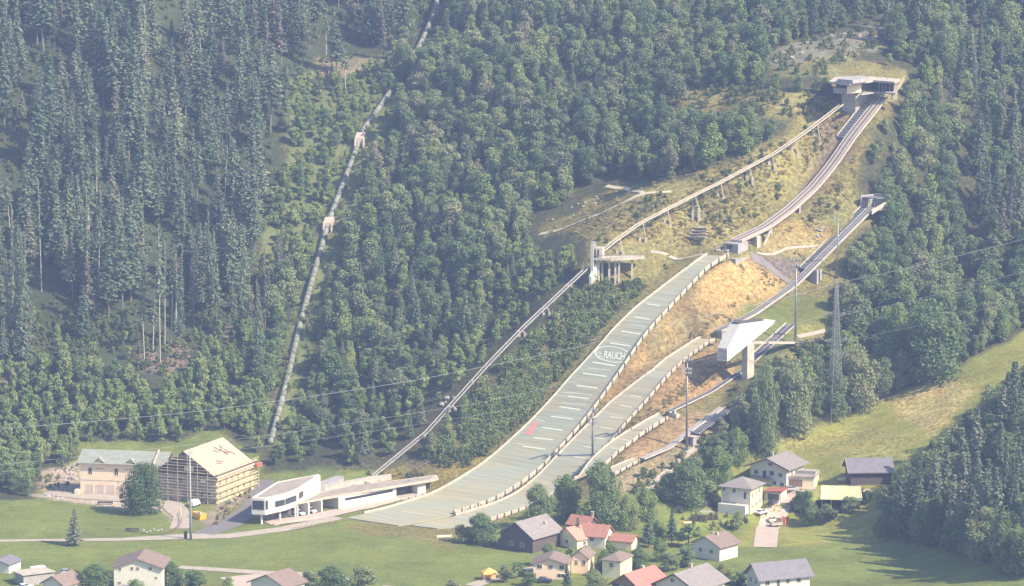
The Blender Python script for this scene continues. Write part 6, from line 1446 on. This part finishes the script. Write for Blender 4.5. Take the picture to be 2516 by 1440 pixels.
def ug(n, poly, ids, s0, s1, dens=0.0, flat_=1.0):
    xs = [p[0] for p in poly]; ys = [p[1] for p in poly]; A = g.uniform(min(xs), max(xs), n*3); B = g.uniform(min(ys), max(ys), n*3); m = pip(A, B, poly); A, B = A[m][:n], B[m][:n]
    for px, py in zip(A, B):
        p = P(px, py)
        if dens and vnoise(p[0], p[1], 6, 44) < dens: continue
        u = (p[0]-JO[0])*JD[0]+(p[1]-JO[1])*JD[1]; v = (p[0]-JO[0])*JN[0]+(p[1]-JO[1])*JN[1]
        if 10 < u < 172 and -12 < v < 13 or 20 < u < 142 and 10 < v < 27 or 172 < u < 265 and -7 < v < 4 or 142 < u < 232 and 14 < v < 22 or 55 < u < 168 and 31 < v < 40 or 55 < u < 116 and 43 < v < 53: continue
        s = g.uniform(s0, s1); pts.append(p); idx.append(int(g.choice(ids))); scl.append((s, s, s*flat_*g.uniform(.7, 1.2))); rot.append((0, 0, g.uniform(0, 6.28)))
ug(1300, SHRUBS, [0, 1, 2, 6], .6, 1.7, .25); ug(900, SHRUBS, [3, 4, 5], .4, .9); ug(1100, [(1120,1060),(1200,980),(1340,870),(1360,930),(1290,1030),(1190,1110),(1080,1125)], [6, 7, 0], .6, 1.3, .15)
ug(350, [(1420,520),(1500,470),(1860,375),(2050,280),(2110,330),(2100,480),(2000,560),(1800,600),(1600,610),(1500,600),(1340,570)], [0, 1, 2], .35, 1.0, .5)
ug(2200, [(1420,520),(1500,470),(1860,375),(2050,280),(2110,330),(2100,480),(2000,560),(1800,600),(1600,610),(1500,600),(1340,570)], [3, 4, 5], .4, 1.0, .3)
ug(2600, [(1780,640),(1830,640),(1930,690),(1870,760),(1800,830),(1800,940),(1640,1010),(1520,1140),(1470,1180),(1440,1150),(1620,900),(1560,880),(1640,760)], [3, 4, 5], .35, .9, .25)
ug(160, [(1560,700),(1690,640),(1560,760),(1480,830),(1440,850),(1450,760)], [0, 1, 2], .6, 1.4, .2); ug(120, [(1480,640),(1700,640),(1620,700),(1500,740)], [0, 1, 2], .5, 1.2, .4)
ug(260, [(1640,225),(1760,215),(2050,240),(2030,285),(1900,285),(1750,270),(1650,245)], [0, 1, 3, 4], .5, 1.3, .3); ug(240, [(1890,130),(1960,100),(2120,60),(2190,55),(2170,110),(2080,150),(2040,190),(1890,175)], [0, 1, 2, 3], .4, 1.2, .4)
ug(400, [(-20,780),(330,760),(620,760),(620,930),(-20,910)], [0, 1, 2], .5, 1.3, .3); ug(150, [(1010,1110),(1200,1105),(1150,1150),(1080,1150)], [0, 1, 3], .5, 1.0, .3)
ug(260, [(1560,1180),(1760,1060),(1800,950),(1960,860),(2050,840),(2050,1000),(1840,1110),(1700,1220),(1560,1240)], [0, 1, 2], .6, 1.6, .2); ug(90, [(880,1165),(1040,1165),(1060,1190),(960,1168)], [0, 3, 4], .3, .7, .3)
ug(160, [(90,1150),(195,1120),(195,1190),(100,1215)], [0, 1, 3, 4], .3, .8, .4); ug(200, [(540,1240),(640,1180),(610,1230),(520,1300)], [3, 4, 5, 0], .3, .6, .4)
ug(1500, [(-60,-60),(1000,-60),(960,130),(700,190),(690,420),(620,620),(600,900),(-60,900)], [0, 1, 2], .5, 1.3, .2); ug(500, PIPEC, [0, 1, 6], .5, 1.1, .2); ug(120, [(1960,1210),(2160,1215),(2140,1235),(1990,1275)], [0, 1, 2], .4, 1.2, .2); ug(60, [(1680,1235),(1850,1230),(1830,1310),(1640,1320)], [0, 1, 2], .4, .9, .2)
stuff_instances('undergrowth', 'shrubs, saplings and dry grass tufts on the clearings', 'undergrowth', shr+tuf+sap, pts, rot, scl, idx)

# trees one can single out
def single(px, py, hpx, wpx, kind, i, label, cat=None, name=None, z=None):
    gnd = P(px, py) if z is None else G(px, py, z); mpp = gnd[1]/FPX; H = hpx*mpp*1.02; pr = PROTO[kind][i % len(PROTO[kind])]; s = H/pr['H']
    c = pr['meshes'][0]; 
    w0 = max(v.co.x for v in c.vertices)-min(v.co.x for v in c.vertices) if 'w' not in pr else pr['w']; pr['w'] = w0
    sxy = wpx*mpp/w0/s; lk = LOOK[kind]; place_tree(kind, i, gnd, s, i*1.3, label, cat or lk[2], None, name or lk[1], sxy)
# large crowns get their own denser mesh
proto('oak', 'o', 12, 5.5, [crown_broad(31, 12, 6.0, .16, 11000, .25, 'broad', 44, rnd=True), trunk_mesh(91, 12, .4, .6, 'bark', 7)]); LOOK['oak'] = ('big round tree', 'broadleaf_tree', 'broadleaf tree')
proto('lush', 'l', 13, 4, [crown_broad(32, 13, 5, .05, 9000, .25, 'broad', 30, rnd=True), trunk_mesh(92, 13, .35, .7, 'bark', 6)]); proto('lush', 'l2', 14, 4, [crown_broad(35, 14, 4.6, .05, 9000, .25, 'fresh', 30, rnd=True), trunk_mesh(93, 14, .35, .7, 'bark', 6)]); LOOK['lush'] = ('lush tree', 'broadleaf_tree', 'broadleaf tree')
single(355, 1262, 122, 128, 'oak', 0, 'big round dark tree standing alone before the peach house')
single(183, 1340, 92, 52, 'conif', 0, 'lone small spruce in the meadow at the left')
single(1322, 1300, 112, 95, 'lush', 0, 'broad dark tree at the edge of the outrun, left of three'); single(1392, 1278, 118, 90, 'lush', 1, 'light green tree between two dark ones at the outrun edge')
single(1478, 1292, 160, 112, 'lush', 0, 'tallest tree at the outrun edge hiding the slope foot'); single(1545, 1300, 90, 70, 'lush', 1, 'pale bushy tree right of the brown shelter')
single(1182, 1335, 75, 95, 'lush', 0, 'wide grey green bush at the lower end of the outrun'); single(1135, 1332, 45, 55, 'broad', 2, 'low bush left of the wide grey green one'); single(1250, 1345, 50, 60, 'broad', 1, 'dark bush before the wooden house')
single(1592, 1345, 98, 48, 'conif', 1, 'dark spruce beside the red roofs, left of the pair'); single(1650, 1342, 92, 40, 'conif', 2, 'dark spruce beside the red roofs, right of the pair'); single(1618, 1335, 60, 50, 'lush', 1, 'light bush between the two dark spruces')
single(1690, 1245, 118, 98, 'lush', 0, 'large dark tree at the top of the villa garden'); single(1765, 1190, 98, 90, 'lush', 1, 'light green tree behind the villa'); single(1815, 1135, 88, 62, 'lush', 1, 'bright green tree standing left of the chalet roof')
single(1640, 1230, 70, 60, 'lush', 0, 'smaller dark tree left of the garden tree'); single(1590, 1275, 80, 70, 'lush', 1, 'loose green tree between the shelter and the garden'); single(1740, 1230, 50, 60, 'broad', 0, 'low round tree above the slatted screens')
single(1812, 1301, 50, 42, 'broad', 3, 'small round fruit tree on the villa lawn'); single(1985, 1290, 88, 70, 'tall', 1, 'grey green garden tree left of the open shed'); single(1962, 1262, 60, 45, 'tall', 0, 'slim tree between the villa drive and the shed'); single(2090, 1262, 42, 55, 'broad', 1, 'bush before the open shed')
single(2030, 1285, 48, 60, 'broad', 4, 'low bush under the open shed roof'); single(1418, 1340, 70, 34, 'conif', 0, 'dark narrow spruce behind the orange roof'); single(1523, 1330, 80, 45, 'young', 0, 'leafy sapling right of the white gable')
single(1690, 1345, 60, 70, 'young', 1, 'yellowish hedge bush above the twin chimneys'); single(1380, 1250, 60, 50, 'broad', 2, 'small tree at the foot of the middle landing slope')
for k, (px, py, h, w, kd, i, lb) in enumerate([(238,1456,72,100,'lush',0,'broad grey green tree left of the large white block'),(335,1470,50,60,'lush',1,'light green bush before the large white block'),(425,1450,70,60,'lush',0,'dark tree right of the large white block'),(480,1456,55,70,'broad',0,'low tree between the white block and the pale yard'),
    (815,1462,72,110,'lush',0,'wide tree left of the lower playing field'),(890,1452,62,80,'broad',1,'dense tree touching the lower playing field'),(760,1440,40,50,'broad',2,'bush behind the pale yard'),(1395,1446,64,34,'conif',1,'dark conical tree beside the pinkish house'),
    (1460,1462,62,70,'lush',0,'dense bush before the narrow pink house'),(1480,1405,60,50,'broad',3,'tree behind the yellow block'),(1240,1432,45,44,'broad',4,'thin tree beside the orange pavilion'),(1780,1432,52,62,'lush',1,'pale feathery tree right of the grey roof'),(1822,1438,36,44,'broad',0,'round clipped bush left of the long white house'),
    (2505,1462,80,60,'conif',2,'spruce tip at the lower right corner'),(190,1440,40,40,'broad',1,'bush beside the parked white cars'),(1640,1400,45,60,'broad',2,'tree behind the red metal roof'),(1270,1418,40,40,'young',2,'young tree on the village lawn'),(560,1450,36,40,'broad',3,'small bush on the pale yard'),
    (1352,1392,60,60,'lush',0,'dark bushy tree before the wooden house'),(1440,1396,58,50,'lush',1,'light bushy tree below the brown tiled house'),(1500,1392,60,46,'broad',1,'tree between the red roofed shed and the yellow block'),(1570,1398,55,60,'lush',0,'dense tree above the red metal roof'),(1400,1388,46,40,'young',1,'young tree behind the pinkish house'),(1620,1378,60,50,'lush',1,'light tree above the wide plain grey roof'),(1690,1392,50,56,'broad',0,'low tree left of the broad brown roof'),
    (1300,1440,36,46,'broad',1,'bush left of the dark parked car'),(1110,1452,30,40,'broad',4,'bush at the field corner')]): single(px, py, h, w, kd, i, lb, z=0)
# the group of bare stemmed spruces on the brown patch, and lone bare trunks
for px, py, h, k, lb in [(355,882,190,'pole','leftmost slim spruce of the bare stemmed group'),(376,866,150,'pole','thin spruce second from the left in the bare stemmed group'),(394,898,345,'pole','tallest spruce of the bare stemmed group'),(405,855,270,'pole','straight spruce in the middle of the bare stemmed group'),
    (421,850,250,'pole','slightly curved spruce in the middle of the bare stemmed group'),(441,860,260,'sparse','rightmost leafy spruce of the bare stemmed group'),(432,815,170,'pole','short spruce behind the bare stemmed group'),
    (70,885,330,'sparse','tall ragged spruce second at the left edge'),(40,880,380,'sparse','tallest ragged spruce at the left edge'),(20,860,250,'dry','greyish spruce beside the tallest at the left edge'),(60,830,260,'pole','bare stemmed spruce at the left edge'),
    (102,715,280,'pole','spruce with a pale straight trunk near the left edge'),(216,753,300,'pole','left one of two spruces with long pale trunks'),(241,760,310,'pole','right one of two spruces with long pale trunks'),(640,945,260,'sparse','slim spruce standing left of the lower pipe'),
    (517,810,300,'sparse','tall leafy spruce beside the level log'),(533,822,270,'sparse','spruce with twin stems beside the level log'),(475,800,230,'dry','dry spruce left of the level log'),(592,830,280,'sparse','spruce right of the leaning log'),(290,700,240,'sparse','solitary pointed spruce above the brush slope'),(850,230,120,'pole','thin bare tree above the upper anchor block'),(803,160,150,'pole','tall bare trunked tree at the brown cliff')]:
    single(px, py, h, 30, k, int(px) % 3, lb)
# lilac-grey tall poplar like trees beside the pylon
for px, py, h, w, lb in [(1880,1120,240,70,'tall grey green tree left of the pylon'),(2110,1000,150,120,'spreading tree right of the pylon foot'),(2290,930,190,190,'large pale crowned tree above the meadow edge'),(2215,900,160,110,'tree beside the large pale crown'),(1950,1060,180,110,'dense tree left of the pylon foot')]:
    single(px, py, h, w, 'lush', int(px) % 2, lb)

# ------------------------------------------------------------ air between the camera and the hill
hz = MB().box(-1500, -60, -1.2, 1500, 1640, 262).build('haze', None); tag(hz, 'pale blue summer haze filling the valley', 'haze', None, 'stuff')
m, N, L = new_mat('haze'); N.remove(N['Principled BSDF']); pv = N.new('ShaderNodeVolumePrincipled'); pv.inputs['Density'].default_value = HAZE = .00015; pv.inputs['Color'].default_value = (.46, .60, 1.0, 1); pv.inputs['Anisotropy'].default_value = 0.0
L.new(pv.outputs[0], N['Material Output'].inputs['Volume']); hz.data.materials.append(m)
sc.cycles.volume_max_steps = 32; sc.cycles.volume_bounces = 0
